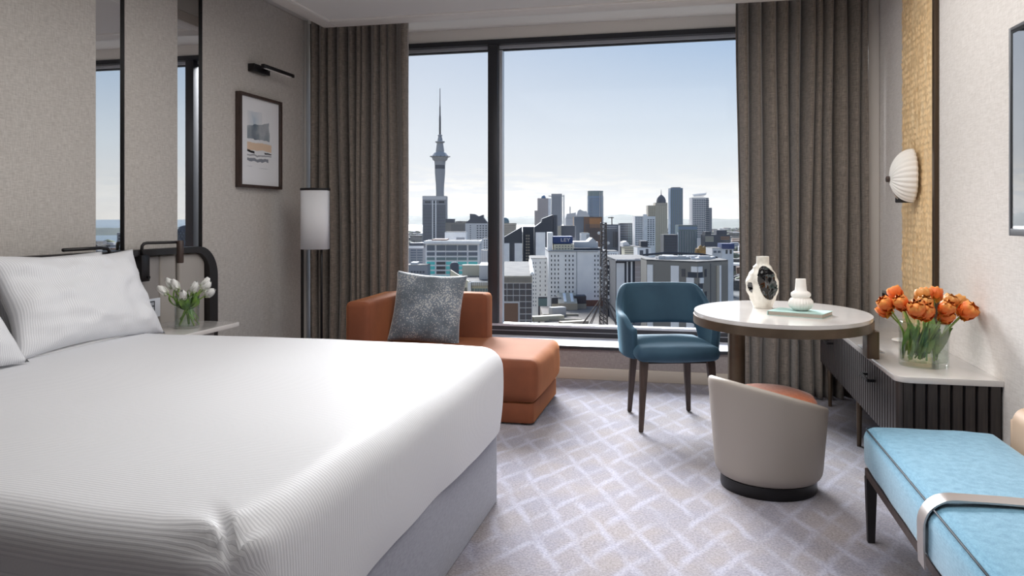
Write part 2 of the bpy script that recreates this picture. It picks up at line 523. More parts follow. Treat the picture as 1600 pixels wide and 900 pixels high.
struct(bx('trim_1', M['trim_paint'], -2.9965, -2.955, 5.618, 5.745, 0, CU - .002, bev=0.006))
struct(bx('trim_2', M['trim_paint'], 1.13, 1.199, 5.50, 5.76, 0, CU - .002, bev=0.006))

# dropped ceiling with a bead moulding, recess behind it
ce = thing('ceiling', 'flat pale grey dropped ceiling with a stepped border moulding', 'ceiling', (0, 0, CE)); del ce['category']; struct(ce)
bx('ceiling_board', M['ceiling_paint'], -2.45, XR - .001, YB + .001, 4.97, CE + .012, CE + .07, ce, world=True)
bx('border_moulding', M['trim_paint'], -2.55, -2.452, YB + .001, 5.112, CE, CE + .07, ce, bev=.006, world=True)
bx('border_moulding', M['trim_paint'], -2.452, XR - .001, 4.972, 5.112, CE, CE + .07, ce, bev=.006, world=True)
bx('bead', M['paint_white'], -2.452, -2.430, YB + .002, 4.972, CE + .001, CE + .02, ce, bev=.005, world=True)
bx('bead', M['paint_white'], -2.430, XR - .002, 4.950, 4.972, CE + .001, CE + .02, ce, bev=.005, world=True)
bx('upstand', M['ceiling_paint'], -2.55, -2.53, YB, 5.112, CE + .07, CU, ce, world=True)
bx('upstand', M['ceiling_paint'], -2.53, XR - .001, 5.09, 5.112, CE + .07, CU, ce, world=True)
struct(bx('ceiling', M['ceiling_paint'], -3.12, 1.32, -1.92, 6.42, CU, CU + .12))

# window wall
ww = thing('wall_window', 'low fabric-covered wall below the big window', 'wall', (-.9, YA, 0)); del ww['category']; struct(ww)
bx('apron_panel', M['apron_fabric'], -2.99, 1.13, YA, 6.32, .085, .222, ww, world=True)
bx('skirting_board', M['skirting'], -2.99, 1.13, YA - .012, 6.32, 0, .084, ww, bev=.004, world=True)
bx('head_panel', M['paint_white'], -2.99, 1.199, 6.17, 6.40, 2.652, CU, ww, world=True)
bx('side_panel', M['paint_white'], -2.99, -2.80, 6.14, 6.40, .25, 2.651, ww, world=True)
bx('side_panel', M['paint_white'], 1.02, 1.199, 5.765, 6.40, .25, CU, ww, world=True)
win = thing('window_1', 'wide dark-framed picture window with one mullion over the city', 'window', (-.9, 6.2, .24)); del win['category']; struct(win)
bx('sill_edge', M['alu_dark'], -2.99, 1.12, YA - .02, YA + .002, .224, .246, win, world=True)
bx('sill', M['sill'], -2.99, 1.12, YA + .002, 6.155, .224, .247, win, world=True)
bx('head_rail', M['alu_dark'], -2.80, 1.02, 6.155, 6.26, 2.612, 2.651, win, world=True)
bx('head_bead', M['alu_light'], -2.74, .96, 6.21, 6.27, 2.583, 2.611, win, world=True)
bx('head_gasket', M['alu_dark'], -2.74, .96, 6.22, 6.26, 2.572, 2.582, win, world=True)
bx('bottom_rail', M['alu_dark'], -2.80, 1.02, 6.156, 6.27, .248, .283, win, world=True)
bx('rail_line', M['alu_light'], -2.80, 1.02, 6.160, 6.27, .284, .287, win, world=True)
bx('bottom_rail', M['alu_dark'], -2.80, 1.02, 6.164, 6.27, .288, .318, win, world=True)
bx('bottom_bead', M['alu_light'], -2.80, 1.02, 6.170, 6.27, .319, .338, win, world=True)
bx('mullion', M['alu_dark'], -1.617, -1.535, 6.15, 6.27, .34, 2.61, win, bev=.004, world=True)
bx('mullion_bead', M['alu_light'], -1.534, -1.508, 6.20, 6.27, .339, 2.571, win, world=True)
bx('jamb', M['alu_dark'], -2.80, -2.74, 6.156, 6.27, .34, 2.61, win, world=True)
bx('jamb', M['alu_dark'], .96, 1.02, 6.156, 6.27, .34, 2.61, win, world=True)
bx('pane', M['pane'], -2.739, -1.618, 6.235, 6.243, .339, 2.571, win, world=True)
bx('pane', M['pane'], -1.507, .959, 6.235, 6.243, .339, 2.571, win, world=True)

# mirror strips sunk between the wall panels
for lab, y0, y1, ys in (('narrow mirror strip nearer the pillow, sunk between padded wall panels', 3.414, 3.606, 3.612),
                        ('narrow mirror strip nearer the framed picture, sunk between padded wall panels', 4.064, 4.29, 4.296)):
    t = thing('wall_mirror', lab, 'mirror', (XL, (y0 + y1) / 2, 0), group='mirror strips between the wall panels')
    bx('mirror_glass', M['mirror'], -2.9968, -2.977, y0, y1, 0.0, CU - .003, t, world=True)
    bx('edge_trim', M['black'], -2.9968, PF + .001, y1 + .001, ys, 0.0, CU - .003, t, world=True)

# ================================================================== CURTAINS


def curtain(name, label, x0, x1, yc, folds, seed, amp=.062, edge=0):
    bm = bmesh.new(); rnd = random.Random(seed)
    nu, nv = folds * 14 + 1, 40
    ws = [rnd.uniform(.5, 1.6) for _ in range(folds)]; tot = sum(ws); cum = [0]
    for w in ws:
        cum.append(cum[-1] + w / tot)
    am = [rnd.uniform(.55, 1.15) for _ in range(folds + 1)]

    def f(a, b):
        k = min(folds - 1, max(0, next((i for i in range(folds) if a <= cum[i + 1] + 1e-9), folds - 1)))
        fr = (a - cum[k]) / (cum[k + 1] - cum[k])
        z = .012 + (CU - .03) * b
        loose = 1 - .35 * b
        wv = math.sin(2 * PI * fr + .5 * math.sin(2 * PI * fr))
        aa = amp * (am[k] * (1 - fr) + am[k + 1] * fr) * (.75 + .35 * loose)
        ph = .028 * nz3(a * 9 + seed, b * 1.6, 0) * loose
        x = x0 + (x1 - x0) * a + ph + .012 * math.cos(2 * PI * fr) * am[k]
        y = yc + aa * wv + .018 * nz3(a * 14, b * 2.2, seed) * loose
        return Vector((x, y, z))
    grid(bm, nu, nv, f)
    t = thing(name, label, 'curtain', ((x0 + x1) / 2, yc, 0), group='pinch-pleated window curtains')
    o = finish('cloth', bm, M['curtain'], t, True, 180)
    sd = o.modifiers.new('thickness', 'SOLIDIFY'); sd.thickness = .004; sd.offset = 0
    bx('curtain_track', M['paint_white'], x0, x1, yc - .02, yc + .02, CU - .03, CU - .002, t, world=True)
    return t


curtain('curtain', 'grey-brown pleated floor-length curtain behind the white floor lamp', -2.925, -2.105, 5.615, 11, 3)
curtain('curtain', 'grey-brown pleated floor-length curtain behind the oval table', .30, 1.12, 5.50, 11, 11, .075)

# ================================================================== BED
BX0, BX1, BY0, BY1 = -2.90, -.80, 1.26, 3.22
bed = thing('bed', 'king-size bed with white striped linen on a grey-blue valance base', 'bed', (-1.85, 2.24, 0))
bmv = bmesh.new(); prism(bmv, rrect(BX0, BX1, BY0, BY1, .03, 4), 0.004, .36); finish('valance_base', bmv, M['valance'], bed, True, 40)
bm = bmesh.new(); prism(bm, rrect(BX0 + .02, BX1 - .03, BY0 + .03, BY1 - .03, .08, 5), .36, .585, .05, 4); finish('mattress', bm, M['sheet'], bed, True, 40)


def duvet():
    bm = bmesh.new(); uvl = bm.loops.layers.uv.new('UVMap')
    x0, x1, y0, y1 = -2.70, -.765, 1.215, 3.268
    rc, top, hem, re = .12, .650, .305, .085
    per = []
    n = 40
    pts = []
    # perimeter, counter-clockwise, dense
    segs = [((x1, y0 + rc), (x1, y1 - rc)), None, ((x1 - rc, y1), (x0 + rc, y1)), None, ((x0, y1 - rc), (x0, y0 + rc)), None, ((x0 + rc, y0), (x1 - rc, y0)), None]
    corner = [(x1 - rc, y1 - rc, rc, 0), (x0 + rc, y1 - rc, rc, PI / 2), (x0 + rc, y0 + rc, rc, PI), (x1 - rc, y0 + rc, rc, 1.5 * PI)]
    ci = 0
    for s in segs:
        if s is None:
            cx, cy, r, a0 = corner[ci]; ci += 1
            k = 14
            for i in range(1, k):
                a = a0 + (PI / 2) * i / k
                pts.append((cx + r * math.cos(a), cy + r * math.sin(a), math.cos(a), math.sin(a)))
        else:
            (ax, ay), (bx_, by_) = s
            nx, ny = (by_ - ay), -(bx_ - ax); l = math.hypot(nx, ny); nx /= l; ny /= l
            for i in range(n + 1):
                t = i / n; pts.append((ax + (bx_ - ax) * t, ay + (by_ - ay) * t, nx, ny))
    m = len(pts)
    cx, cy = (x0 + x1) / 2, (y0 + y1) / 2
    rings = []; uvs = {}

    def h(x, y):
        return .010 * nz3(x * 1.4, y * 1.4, 3.1) + .004 * nz3(x * 4, y * 3, 8) - .010 * sm(x, -1.6, -.8) + .012 * sm(y, 2.6, 3.1)
    nr = 26
    for j in range(nr + 1):                                    # top
        q = j / nr
        ring = []
        for (px, py, nx, ny) in pts:
            ex, ey = px - nx * re, py - ny * re
            x, y = cx + (ex - cx) * q, cy + (ey - cy) * q
            v = bm.verts.new((x, y, top + h(x, y))); uvs[v] = (x, y); ring.append(v)
        rings.append(ring)
    ne = 7
    for j in range(1, ne + 1):                                 # rolled edge
        a = PI / 2 * j / ne; ring = []
        for (px, py, nx, ny) in pts:
            ex, ey = px - nx * re, py - ny * re
            x, y = ex + nx * re * math.sin(a), ey + ny * re * math.sin(a)
            z = top + h(ex, ey) - re * (1 - math.cos(a))
            v = bm.verts.new((x, y, z)); uvs[v] = (ex + nx * re * a, ey + ny * re * a); ring.append(v)
        rings.append(ring)
    ns = 9
    for j in range(1, ns + 1):                                 # hanging sides
        q = j / ns; ring = []
        for i, (px, py, nx, ny) in enumerate(pts):
            zt = top + h(px - nx * re, py - ny * re) - re
            hz = hem + .008 * nz3(px * 3, py * 3, 5)
            z = zt + (hz - zt) * q
            wv = .012 * nz3(px * 4 + 3, py * 4, q * .8) * q + .010 * q * math.sin(px * 5 + py * 4)
            dn = re * PI / 2 + (zt - z)
            v = bm.verts.new((px + nx * (wv + .006 * q - .028 * q * q), py + ny * (wv + .006 * q - .028 * q * q), z))
            uvs[v] = (px + nx * dn, py + ny * dn); ring.append(v)
        rings.append(ring)
    for A, B in zip(rings, rings[1:]):
        for k in range(m):
            bm.faces.new((A[k], A[(k + 1) % m], B[(k + 1) % m], B[k]))
    bmesh.ops.remove_doubles(bm, verts=rings[0], dist=.0001)
    for f in bm.faces:
        for lp in f.loops:
            if lp.vert in uvs:
                lp[uvl].uv = uvs[lp.vert]
    # pinched seam at the near foot corner
    for v in bm.verts:
        dx, dy = v.co.x - (x1 - .035), v.co.y - (y0 + .035)
        r = math.hypot(dx, dy)
        if r < .16 and v.co.z > .40:
            k = (1 - r / .16)
            v.co.z += .016 * k * math.sin(math.atan2(dy, dx) * 7) * sm(v.co.z, .5, .6)
            v.co.x -= .012 * k; v.co.y += .012 * k
    return finish('duvet', bm, M['linen'], None, False, 180)


dv = duvet(); dv.data.transform(XF['bed'].inverted()); dv.parent = bed
# turned-down sheet fold towards the pillows
bm = bmesh.new()
grid(bm, 40, 9, lambda a, b: Vector((-2.60 + .16 * (b - .5), 1.24 + 2.0 * a, .655 + .014 * math.sin(PI * b) + .004 * nz3(a * 6, b * 2, 1) + .010 * sm(1.24 + 2 * a, 2.6, 3.1))))
o = finish('sheet_fold', bm, M['sheet'], bed, True, 180); sd = o.modifiers.new('thickness', 'SOLIDIFY'); sd.thickness = .006; sd.offset = -1


def pillow_mesh(w, hgt, th, seed, m, ears=.05, wr=.010, uvflip=False):
    """Pillow standing in local x (width) / z (height), thickness along y."""
    bm = bmesh.new(); uvl = bm.loops.layers.uv.new('UVMap'); uvs = {}
    nu, nv = 45, 33

    def pt(a, b, s):
        u, v = a * 2 - 1, b * 2 - 1
        pu = 1 - abs(u) ** 2.6; pv = 1 - abs(v) ** 2.6
        t = th * (max(pu, 0) ** .55) * (max(pv, 0) ** .55)
        x = u * w / 2 * (1 - ears * (1 - v * v) * abs(u) ** 2)
        z = v * hgt / 2 * (1 - ears * 1.2 * (1 - u * u) * abs(v) ** 2)
        t += wr * (nz3(u * 2.1 + seed, v * 2.3, s * 3.3) + .5 * nz3(u * 5 + seed, v * 5, 4 + s)) * min(1, 2.5 * pu * pv)
        return Vector((x, s * t / 1.0, z))
    for s in (-1, 1):
        V = [[bm.verts.new(pt(i / (nu - 1), j / (nv - 1), s)) for j in range(nv)] for i in range(nu)]
        for i in range(nu):
            for j in range(nv):
                uvs[V[i][j]] = (j / (nv - 1) * hgt, i / (nu - 1) * w)
        for i in range(nu - 1):
            for j in range(nv - 1):
                f = bm.faces.new((V[i][j], V[i + 1][j], V[i + 1][j + 1], V[i][j + 1]))
                for lp in f.loops:
                    lp[uvl].uv = uvs[lp.vert]
    bmesh.ops.remove_doubles(bm, verts=bm.verts[:], dist=.0004)
    return bm


def pillow(name, label, cat, w, h, th, mtx, seed, m, group=None, ears=.05, wr=.010):
    bm = pillow_mesh(w, h, th, seed, m, ears, wr)
    o = finish(name, bm, m, None, False, 180)
    o.matrix_world = mtx
    return tag(o, label, cat, group)


def lean(loc, rz, tilt, roll=0):
    return Matrix.Translation(loc) @ Matrix.Rotation(rz, 4, 'Z') @ Matrix.Rotation(tilt, 4, 'X') @ Matrix.Rotation(roll, 4, 'Y')


# local -y is the pillow's front; rotate so that it faces +X (towards the foot) and lean it back
pillow('pillow', 'white striped pillow propped by the bedside tulips, whole in view', 'pillow', .86, .455, .092, lean((-2.60, 2.905, .846), R(90), R(-25), R(1.0)), 2.0, M['linen'], 'white bed pillows', ears=.12, wr=.026)
pillow('pillow', 'white striped pillow cut off by the left picture edge', 'pillow', .90, .48, .09, lean((-2.545, 2.00, .850), R(90), R(-30), R(-2)), 5.0, M['linen'], 'white bed pillows', ears=.085, wr=.02)
pillow('pillow', 'second white pillow tucked behind the propped one', 'pillow', .80, .40, .055, lean((-2.815, 2.93, .838), R(90), R(-14)), 9.0, M['linen'], 'white bed pillows')

# ---------------------------------------------------------------- headboard
hb = thing('headboard', 'grey leather headboard in a rounded black metal frame behind the bed', 'headboard', (-2.95, 2.2, 0))


def yz_poly(bm, outer, inner, x0, x1):
    n = len(outer); V = [[bm.verts.new((x, p[0], p[1])) for p in poly] for poly in (outer, inner) for x in (x0, x1)]
    oa, ob, ia, ib = V
    for i in range(n - 1):
        bm.faces.new((ob[i], ob[i + 1], ib[i + 1], ib[i])); bm.faces.new((oa[i], ia[i], ia[i + 1], oa[i + 1]))
        bm.faces.new((oa[i], oa[i + 1], ob[i + 1], ob[i])); bm.faces.new((ia[i], ib[i], ib[i + 1], ia[i + 1]))
    for k in (0, n - 1):
        bm.faces.new((oa[k], ob[k], ib[k], ia[k]))


HY0, HY1, HZ = .05, 4.37, 1.025
outer = [(HY1, .003)] + arc(HY1 - .19, HZ - .19, .19, 0, PI / 2, 12) + arc(HY0 + .19, HZ - .19, .19, PI / 2, PI, 12) + [(HY0, .003)]
inner = [(HY1 - .085, .003)] + arc(HY1 - .085 - .13, HZ - .036 - .13, .13, 0, PI / 2, 12) + arc(HY0 + .085 + .13, HZ - .036 - .13, .13, PI / 2, PI, 12) + [(HY0 + .085, .003)]
bm = bmesh.new(); yz_poly(bm, outer, inner, -2.965, -2.905)
finish('frame', bm, M['bronze_black'], hb, True, 50)
for y0, y1, mm in ((.14, 1.1, 'leather_grey'), (1.105, 2.2, 'leather_grey'), (2.205, 3.28, 'leather_grey'), (3.285, 3.858, 'leather_grey'), (3.864, 4.0, 'leather_beige'), (4.035, 4.28, 'leather_beige')):
    bx('padded_panel', M[mm], -2.965, -2.935, y0, y1, .02, HZ - .04, hb, bev=.012, seg=3, world=True)

# reading lamp on the headboard
rl = thing('reading_lamp', 'black reading lamp with bent arm above the bedside tulips', 'reading lamp', (-2.93, 3.74, .78))
bx('lamp_box', M['black'], -2.934, -2.88, 3.640, 3.705, .853, .997, rl, bev=.004, world=True)
bm = bmesh.new(); lathe(bm, [(.009, 0), (.009, .012)], 12)
kn = finish('switch_knob', bm, M['black'], rl, False, 40); kn.location = (.05, -.055, .095); kn.rotation_euler = (0, PI / 2, 0)
bm = bmesh.new()
tube(bm, [(-2.90, 3.665, .998), (-2.90, 3.665, 1.03), (-2.899, 3.667, 1.047), (-2.894, 3.674, 1.058), (-2.886, 3.688, 1.062), (-2.83, 3.80, 1.062), (-2.812, 3.835, 1.062)], .0085, 8)
finish('bent_arm', bm, M['black'], rl, True, 180)
bm = bmesh.new(); lathe(bm, [(.017, .945), (.019, .949), (.019, 1.066), (.016, 1.071)], 20, -2.80, 3.852)
finish('lamp_head', bm, M['walnut'], rl, True, 40)
# a second one beyond the mirror edge
rl2 = thing('reading_lamp', 'black reading lamp arm peeping over the propped pillow', 'reading lamp', (-2.93, 3.2, .78))
bx('lamp_box', M['black'], -2.934, -2.88, 3.36, 3.45, .775, .955, rl2, bev=.004, world=True)
bm = bmesh.new(); tube(bm, [(-2.90, 3.43, .955), (-2.90, 3.43, 1.02), (-2.90, 3.41, 1.042), (-2.90, 3.36, 1.047), (-2.88, 3.10, 1.047)], .0085, 8)
finish('bent_arm', bm, M['black'], rl2, True, 180)

# bedside socket plate
sp = thing('socket_plate', 'white socket and switch plate beside the bedside vase', 'socket', (-2.93, 3.79, .6))
pq = bx('plate', M['socket_white'], -2.9345, -2.926, 3.70, 3.852, .642, .748, sp, bev=.003, world=True); XF[pq.name] = XF[sp.name]
bx('insert', M['alu_dark'], -2.9258, -2.921, 3.735, 3.80, .655, .735, pq, bev=.002, world=True)
for k in range(3):
    bx('switch_button', M['alu_light'], -2.9208, -2.917, 3.748, 3.786, .661 + k * .025, .679 + k * .025, pq, world=True)

# ---------------------------------------------------------------- bedside table
ns = thing('bedside_table', 'white stone-topped floating bedside table under the white tulips', 'side table', (-2.72, 3.7, .0))
bm = bmesh.new(); prism(bm, rrect(-2.934, -2.53, 3.30, 4.02, .012, 4), .575, .600, .003, 2); finish('table_top', bm, M['marble'], ns, True, 40)
bx('drawer_box', M['taupe_leather'], -2.934, -2.60, 3.34, 3.86, .22, .574, ns, bev=.01, world=True)
bx('drawer_front', M['leather_grey'], -2.599, -2.585, 3.345, 3.855, .40, .570, ns, bev=.005, world=True)
bx('drawer_front', M['leather_grey'], -2.599, -2.585, 3.345, 3.855, .225, .395, ns, bev=.005, world=True)

# ---------------------------------------------------------------- framed picture and picture light
pf = thing('framed_picture', 'watercolour landscape print in a slim dark frame on the fabric wall', 'picture', (-2.96, 4.93, 1.74))
PX0, PX1 = -2.9655, -2.925
y0, y1, z0, z1 = 4.655, 5.20, 1.405, 2.045
fw = .020
bx('frame_rail', M['walnut'], PX0, PX1, y0, y0 + fw, z0, z1, pf, world=True); bx('frame_rail', M['walnut'], PX0, PX1, y1 - fw, y1, z0, z1, pf, world=True)
bx('frame_rail', M['walnut'], PX0, PX1, y0 + fw, y1 - fw, z1 - fw, z1, pf, world=True); bx('frame_rail', M['walnut'], PX0, PX1, y0 + fw, y1 - fw, z0, z0 + fw, pf, world=True)


def print_mat():
    m = bpy.data.materials.new('watercolour_print'); m.use_nodes = True; t = m.node_tree; b = t.nodes['Principled BSDF']
    b.inputs['Roughness'].default_value = 0.35
    tc = N(t, 'ShaderNodeTexCoord')
    nz = N(t, 'ShaderNodeTexNoise'); nz.inputs['Scale'].default_value = 6; nz.inputs['Detail'].default_value = 6; L(t, tc.outputs['Generated'], nz.inputs[0])
    wv = N(t, 'ShaderNodeVectorMath', operation='MULTIPLY_ADD'); L(t, nz.outputs['Color'], wv.inputs[0]); wv.inputs[1].default_value = (0, .12, .07); L(t, tc.outputs['Generated'], wv.inputs[2])
    off = N(t, 'ShaderNodeVectorMath', operation='SUBTRACT'); L(t, wv.outputs[0], off.inputs[0]); off.inputs[1].default_value = (0, .06, .035)
    s = N(t, 'ShaderNodeSeparateXYZ'); L(t, off.outputs[0], s.inputs[0]); y, z = s.outputs[1], s.outputs[2]
    s0 = N(t, 'ShaderNodeSeparateXYZ'); L(t, tc.outputs['Generated'], s0.inputs[0]); yr, zr = s0.outputs[1], s0.outputs[2]
    white = rgb(248, 249, 252)

    def rect(Y, Z, a, b_, c, d):
        f = None
        for v, lo in ((Y, a), (Z, c)):
            g = math_n(t, 'GREATER_THAN', v, lo); f = g if f is None else math_n(t, 'MULTIPLY', f, g)
        for v, hi in ((Y, b_), (Z, d)):
            f = math_n(t, 'MULTIPLY', f, math_n(t, 'LESS_THAN', v, hi))
        return f
    cur = white
    nz2 = N(t, 'ShaderNodeTexNoise'); nz2.inputs['Scale'].default_value = 3.5; nz2.inputs['Detail'].default_value = 5; L(t, tc.outputs['Generated'], nz2.inputs[0])
    wash = ramp(t, [(.35, rgb(176, 200, 220)), (.5, rgb(224, 232, 240)), (.65, rgb(238, 240, 244))]); L(t, nz2.outputs[0], wash.inputs[0])
    cloud = ramp(t, [(.35, rgb(66, 88, 108)), (.5, rgb(120, 134, 146)), (.66, rgb(176, 182, 188))]); L(t, nz2.outputs[0], cloud.inputs[0])
    clip = rect(yr, zr, .18, .80, .22, .85)
    cur = mixrgb(t, cur, wash.outputs[0], math_n(t, 'MULTIPLY', rect(yr, z, .18, .55, .62, .85), clip))
    # sloping cloud mass: z between a falling lower edge and a rising upper edge
    lo = math_n(t, 'GREATER_THAN', z, .53); up = math_n(t, 'LESS_THAN', math_n(t, 'SUBTRACT', z, math_n(t, 'MULTIPLY', y, .12)), .655)
    lf = math_n(t, 'LESS_THAN', y, .74)
    cur = mixrgb(t, cur, cloud.outputs[0], math_n(t, 'MULTIPLY', math_n(t, 'MULTIPLY', math_n(t, 'MULTIPLY', lo, up), lf), math_n(t, 'MULTIPLY', clip, .9)))
    cur = mixrgb(t, cur, rgb(240, 208, 176), math_n(t, 'MULTIPLY', rect(yr, z, .18, .80, .405, .495), .9))
    cur = mixrgb(t, cur, rgb(30, 30, 34), rect(yr, math_n(t, 'ADD', z, math_n(t, 'MULTIPLY', yr, .16)), .18, .36, .415, .445))
    cur = mixrgb(t, cur, rgb(36, 36, 40), rect(y, z, .60, .80, .365, .385))
    cur = mixrgb(t, cur, rgb(170, 172, 180), rect(yr, z, .18, .80, .335, .352))
    cur = mixrgb(t, cur, rgb(146, 150, 160), rect(yr, z, .18, .72, .272, .308))
    cur = mixrgb(t, cur, rgb(196, 198, 204), rect(yr, zr, .18, .30, .212, .216)); cur = mixrgb(t, cur, rgb(196, 198, 204), rect(yr, zr, .48, .70, .198, .202))
    L(t, cur, b.inputs['Base Color'])
    return m


bx('print_sheet', print_mat(), -2.9655, -2.945, y0 + fw, y1 - fw, z0 + fw, z1 - fw, pf, world=True)
bx('picture_glass', clear_glass('picture_glass', (1, 1, 1, 1), .03, False), -2.940, -2.937, y0 + fw, y1 - fw, z0 + fw, z1 - fw, pf, world=True)

pl = thing('picture_light', 'black bar picture light on the wall above the framed print', 'wall lamp', (-2.96, 5.0, 2.2))
bx('wall_box', M['black'], -2.9655, -2.915, 4.805, 5.012, 2.205, 2.258, pl, bev=.003, world=True)
arm = bx('light_bar', M['black'], -2.855, -2.83, 4.79, 5.205, 2.222, 2.247, pl, bev=.002, world=True)
bx('lit_strip', M['paint_white'], -2.852, -2.833, 4.82, 5.17, 2.2195, 2.2218, pl, world=True)
bx('link', M['black'], -2.915, -2.855, 4.93, 4.95, 2.226, 2.242, pl, world=True)

# ---------------------------------------------------------------- floor lamp
fl2 = thing('floor_lamp', 'tall floor lamp with a white curved shade and black stem by the curtain', 'floor lamp', (-2.70, 5.22, 0))
FC = atD(491, 340, 5.60); fx, fy = FC.x, FC.y
lx = RT; ly = FW


def lp(a, b, z):
    p = Vector((fx, fy, 0)) + lx * a + ly * b; return Vector((p.x, p.y, z))


bm = bmesh.new(); hw = .098
prof = [(-hw, .06)] + [(-hw * math.cos(a), -.055 * math.sin(a)) for a in [PI * i / 20 for i in range(21)]] + [(hw, .06)]
ring = [[bm.verts.new(lp(a, b, z)) for a, b in prof] for z in (.972, 1.395)]
for i in range(len(prof) - 1):
    bm.faces.new((ring[0][i], ring[0][i + 1], ring[1][i + 1], ring[1][i]))
o = finish('shade', bm, M['lamp_shade'], fl2, True, 60); sd = o.modifiers.new('thickness', 'SOLIDIFY'); sd.thickness = .006; sd.offset = -1
bm = bmesh.new(); prism(bm, [(p.x, p.y) for p in [lp(a * 1.04, b * 1.04, 0) for a, b in prof]], 1.396, 1.412, .004, 2); finish('shade_cap', bm, M['black'], fl2, True, 40)
bm = bmesh.new()
c1, c2 = lp(-hw - .006, .055, 0), lp(-hw + .004, .075, 0)
q = [lp(-hw - .007, .03, 0), lp(-hw + .002, .03, 0), lp(-hw + .002, .075, 0), lp(-hw - .007, .075, 0)]
prism(bm, [(p.x, p.y) for p in q], .02, 1.40); finish('side_stem', bm, M['black'], fl2, True)
bm = bmesh.new(); tube(bm, [lp(.045, .03, .015), lp(.045, .03, 1.397)], .009, 10); finish('pole', bm, M['black'], fl2, True, 180)
bm = bmesh.new(); prism(bm, [(p.x, p.y) for p in [lp(.13 * math.cos(a), .02 + .10 * math.sin(a), 0) for a in [2 * PI * i / 32 for i in range(32)]]], .001, .018, .004, 2); finish('base_plate', bm, M['black'], fl2, True, 40)

# ================================================================== CHAISE
ch = thing('chaise_longue', 'rust velvet chaise longue with low wraparound back under the window', 'chaise longue', (-1.45, 4.8, 0))
bm = bmesh.new(); prism(bm, rrect(-1.99, -.885, 4.395, 5.20, .03, 4), .012, .125, .008, 2); finish('plinth', bm, M['rust'], ch, True, 40)
bm = bmesh.new()


def seatpt(poly, z, s):
    return [(x, y, z) for x, y in poly]


def puffed(bm, x0, x1, y0, y1, z0, z1, r=.05, puff=.02, n=18, seed=0):
    """Upholstered block: rounded box with softly bulging faces."""
    box(bm, x0, x1, y0, y1, z0, z1)
    bmesh.ops.bevel(bm, geom=bm.edges[:], offset=r, segments=4, profile=.5, affect='EDGES')
    bmesh.ops.subdivide_edges(bm, edges=[e for e in bm.edges if e.calc_length() > .12], cuts=9, use_grid_fill=True)
    cx, cy, cz = (x0 + x1) / 2, (y0 + y1) / 2, (z0 + z1) / 2
    for v in bm.verts:
        u, w, t = (v.co.x - cx) / ((x1 - x0) / 2), (v.co.y - cy) / ((y1 - y0) / 2), (v.co.z - cz) / ((z1 - z0) / 2)
        fu, fw_, ft = 1 - u * u, 1 - w * w, 1 - t * t
        v.co.x += puff * .9 * u * fw_ * ft; v.co.y += puff * .9 * w * fu * ft; v.co.z += puff * t * max(fu, 0) ** .6 * max(fw_, 0) ** .6
        k = .003 * nz3(v.co.x * 9 + seed, v.co.y * 9, v.co.z * 9)
        v.co += Vector((k, k, k))


puffed(bm, -2.02, -.865, 4.385, 5.215, .13, .375, .045, .025); finish('seat', bm, M['rust'], ch, True, 180)
# wraparound back: a plan outline with rounded corner, extruded and softened
poly = [(-2.06, 4.40)] + [(-1.90, 4.40)] + arc(-1.90 + .10, 5.04 - .10, .10, PI, PI / 2, 6) + [(-1.335, 5.04), (-1.335, 5.225)] + arc(-2.06 + .16, 5.225 - .16, .16, PI / 2, PI, 8)
bm = bmesh.new(); lo, hi = prism(bm, poly, .18, .688)
bmesh.ops.bevel(bm, geom=[e for e in bm.edges if max(v.co.z for v in e.verts) > .6], offset=.035, segments=4, profile=.5, affect='EDGES')
finish('wrap_back', bm, M['rust'], ch, True, 60)
for x, y in ((-1.93, 4.46), (-.95, 4.46), (-1.93, 5.13), (-.95, 5.13)):
    bm = bmesh.new(); lathe(bm, [(.025, .0), (.025, .014)], 12, x, y); finish('foot', bm, M['black'], ch, True, 40)

pillow('cushion', 'square grey velvet cushion with scattered pale flecks on the chaise', 'cushion', .47, .47, .075, lean((-1.665, 4.80, .615), R(8), R(-19), R(4)), 4.0, M['spots'], ears=.07, wr=.012)
# ================================================================== BLUE ARMCHAIR
ac = thing('armchair', 'blue velvet armchair with open lower back on tapered dark legs', 'chair', (-.135, 4.70, 0), R(16))
bm = bmesh.new()


def chair_pt(a, b):
    ph = (a * 2 - 1) * R(128)
    s, c = math.sin(ph), math.cos(ph)
    e = 2 / 2.7
    px = .285 * math.copysign(abs(s) ** e, s); py = .265 * math.copysign(abs(c) ** e, c)
    d = abs(math.degrees(ph))
    top = .795 - .155 * sm(d, 38, 92) - .075 * sm(d, 92, 128)
    bot = .545 - .155 * sm(d, 44, 72)
    z = bot + (top - bot) * b
    fl = 1 + .16 * (z - .45) / .35 - .05
    return Vector((px * (1 + .09 * (z - .45) / .35), py * fl, z))


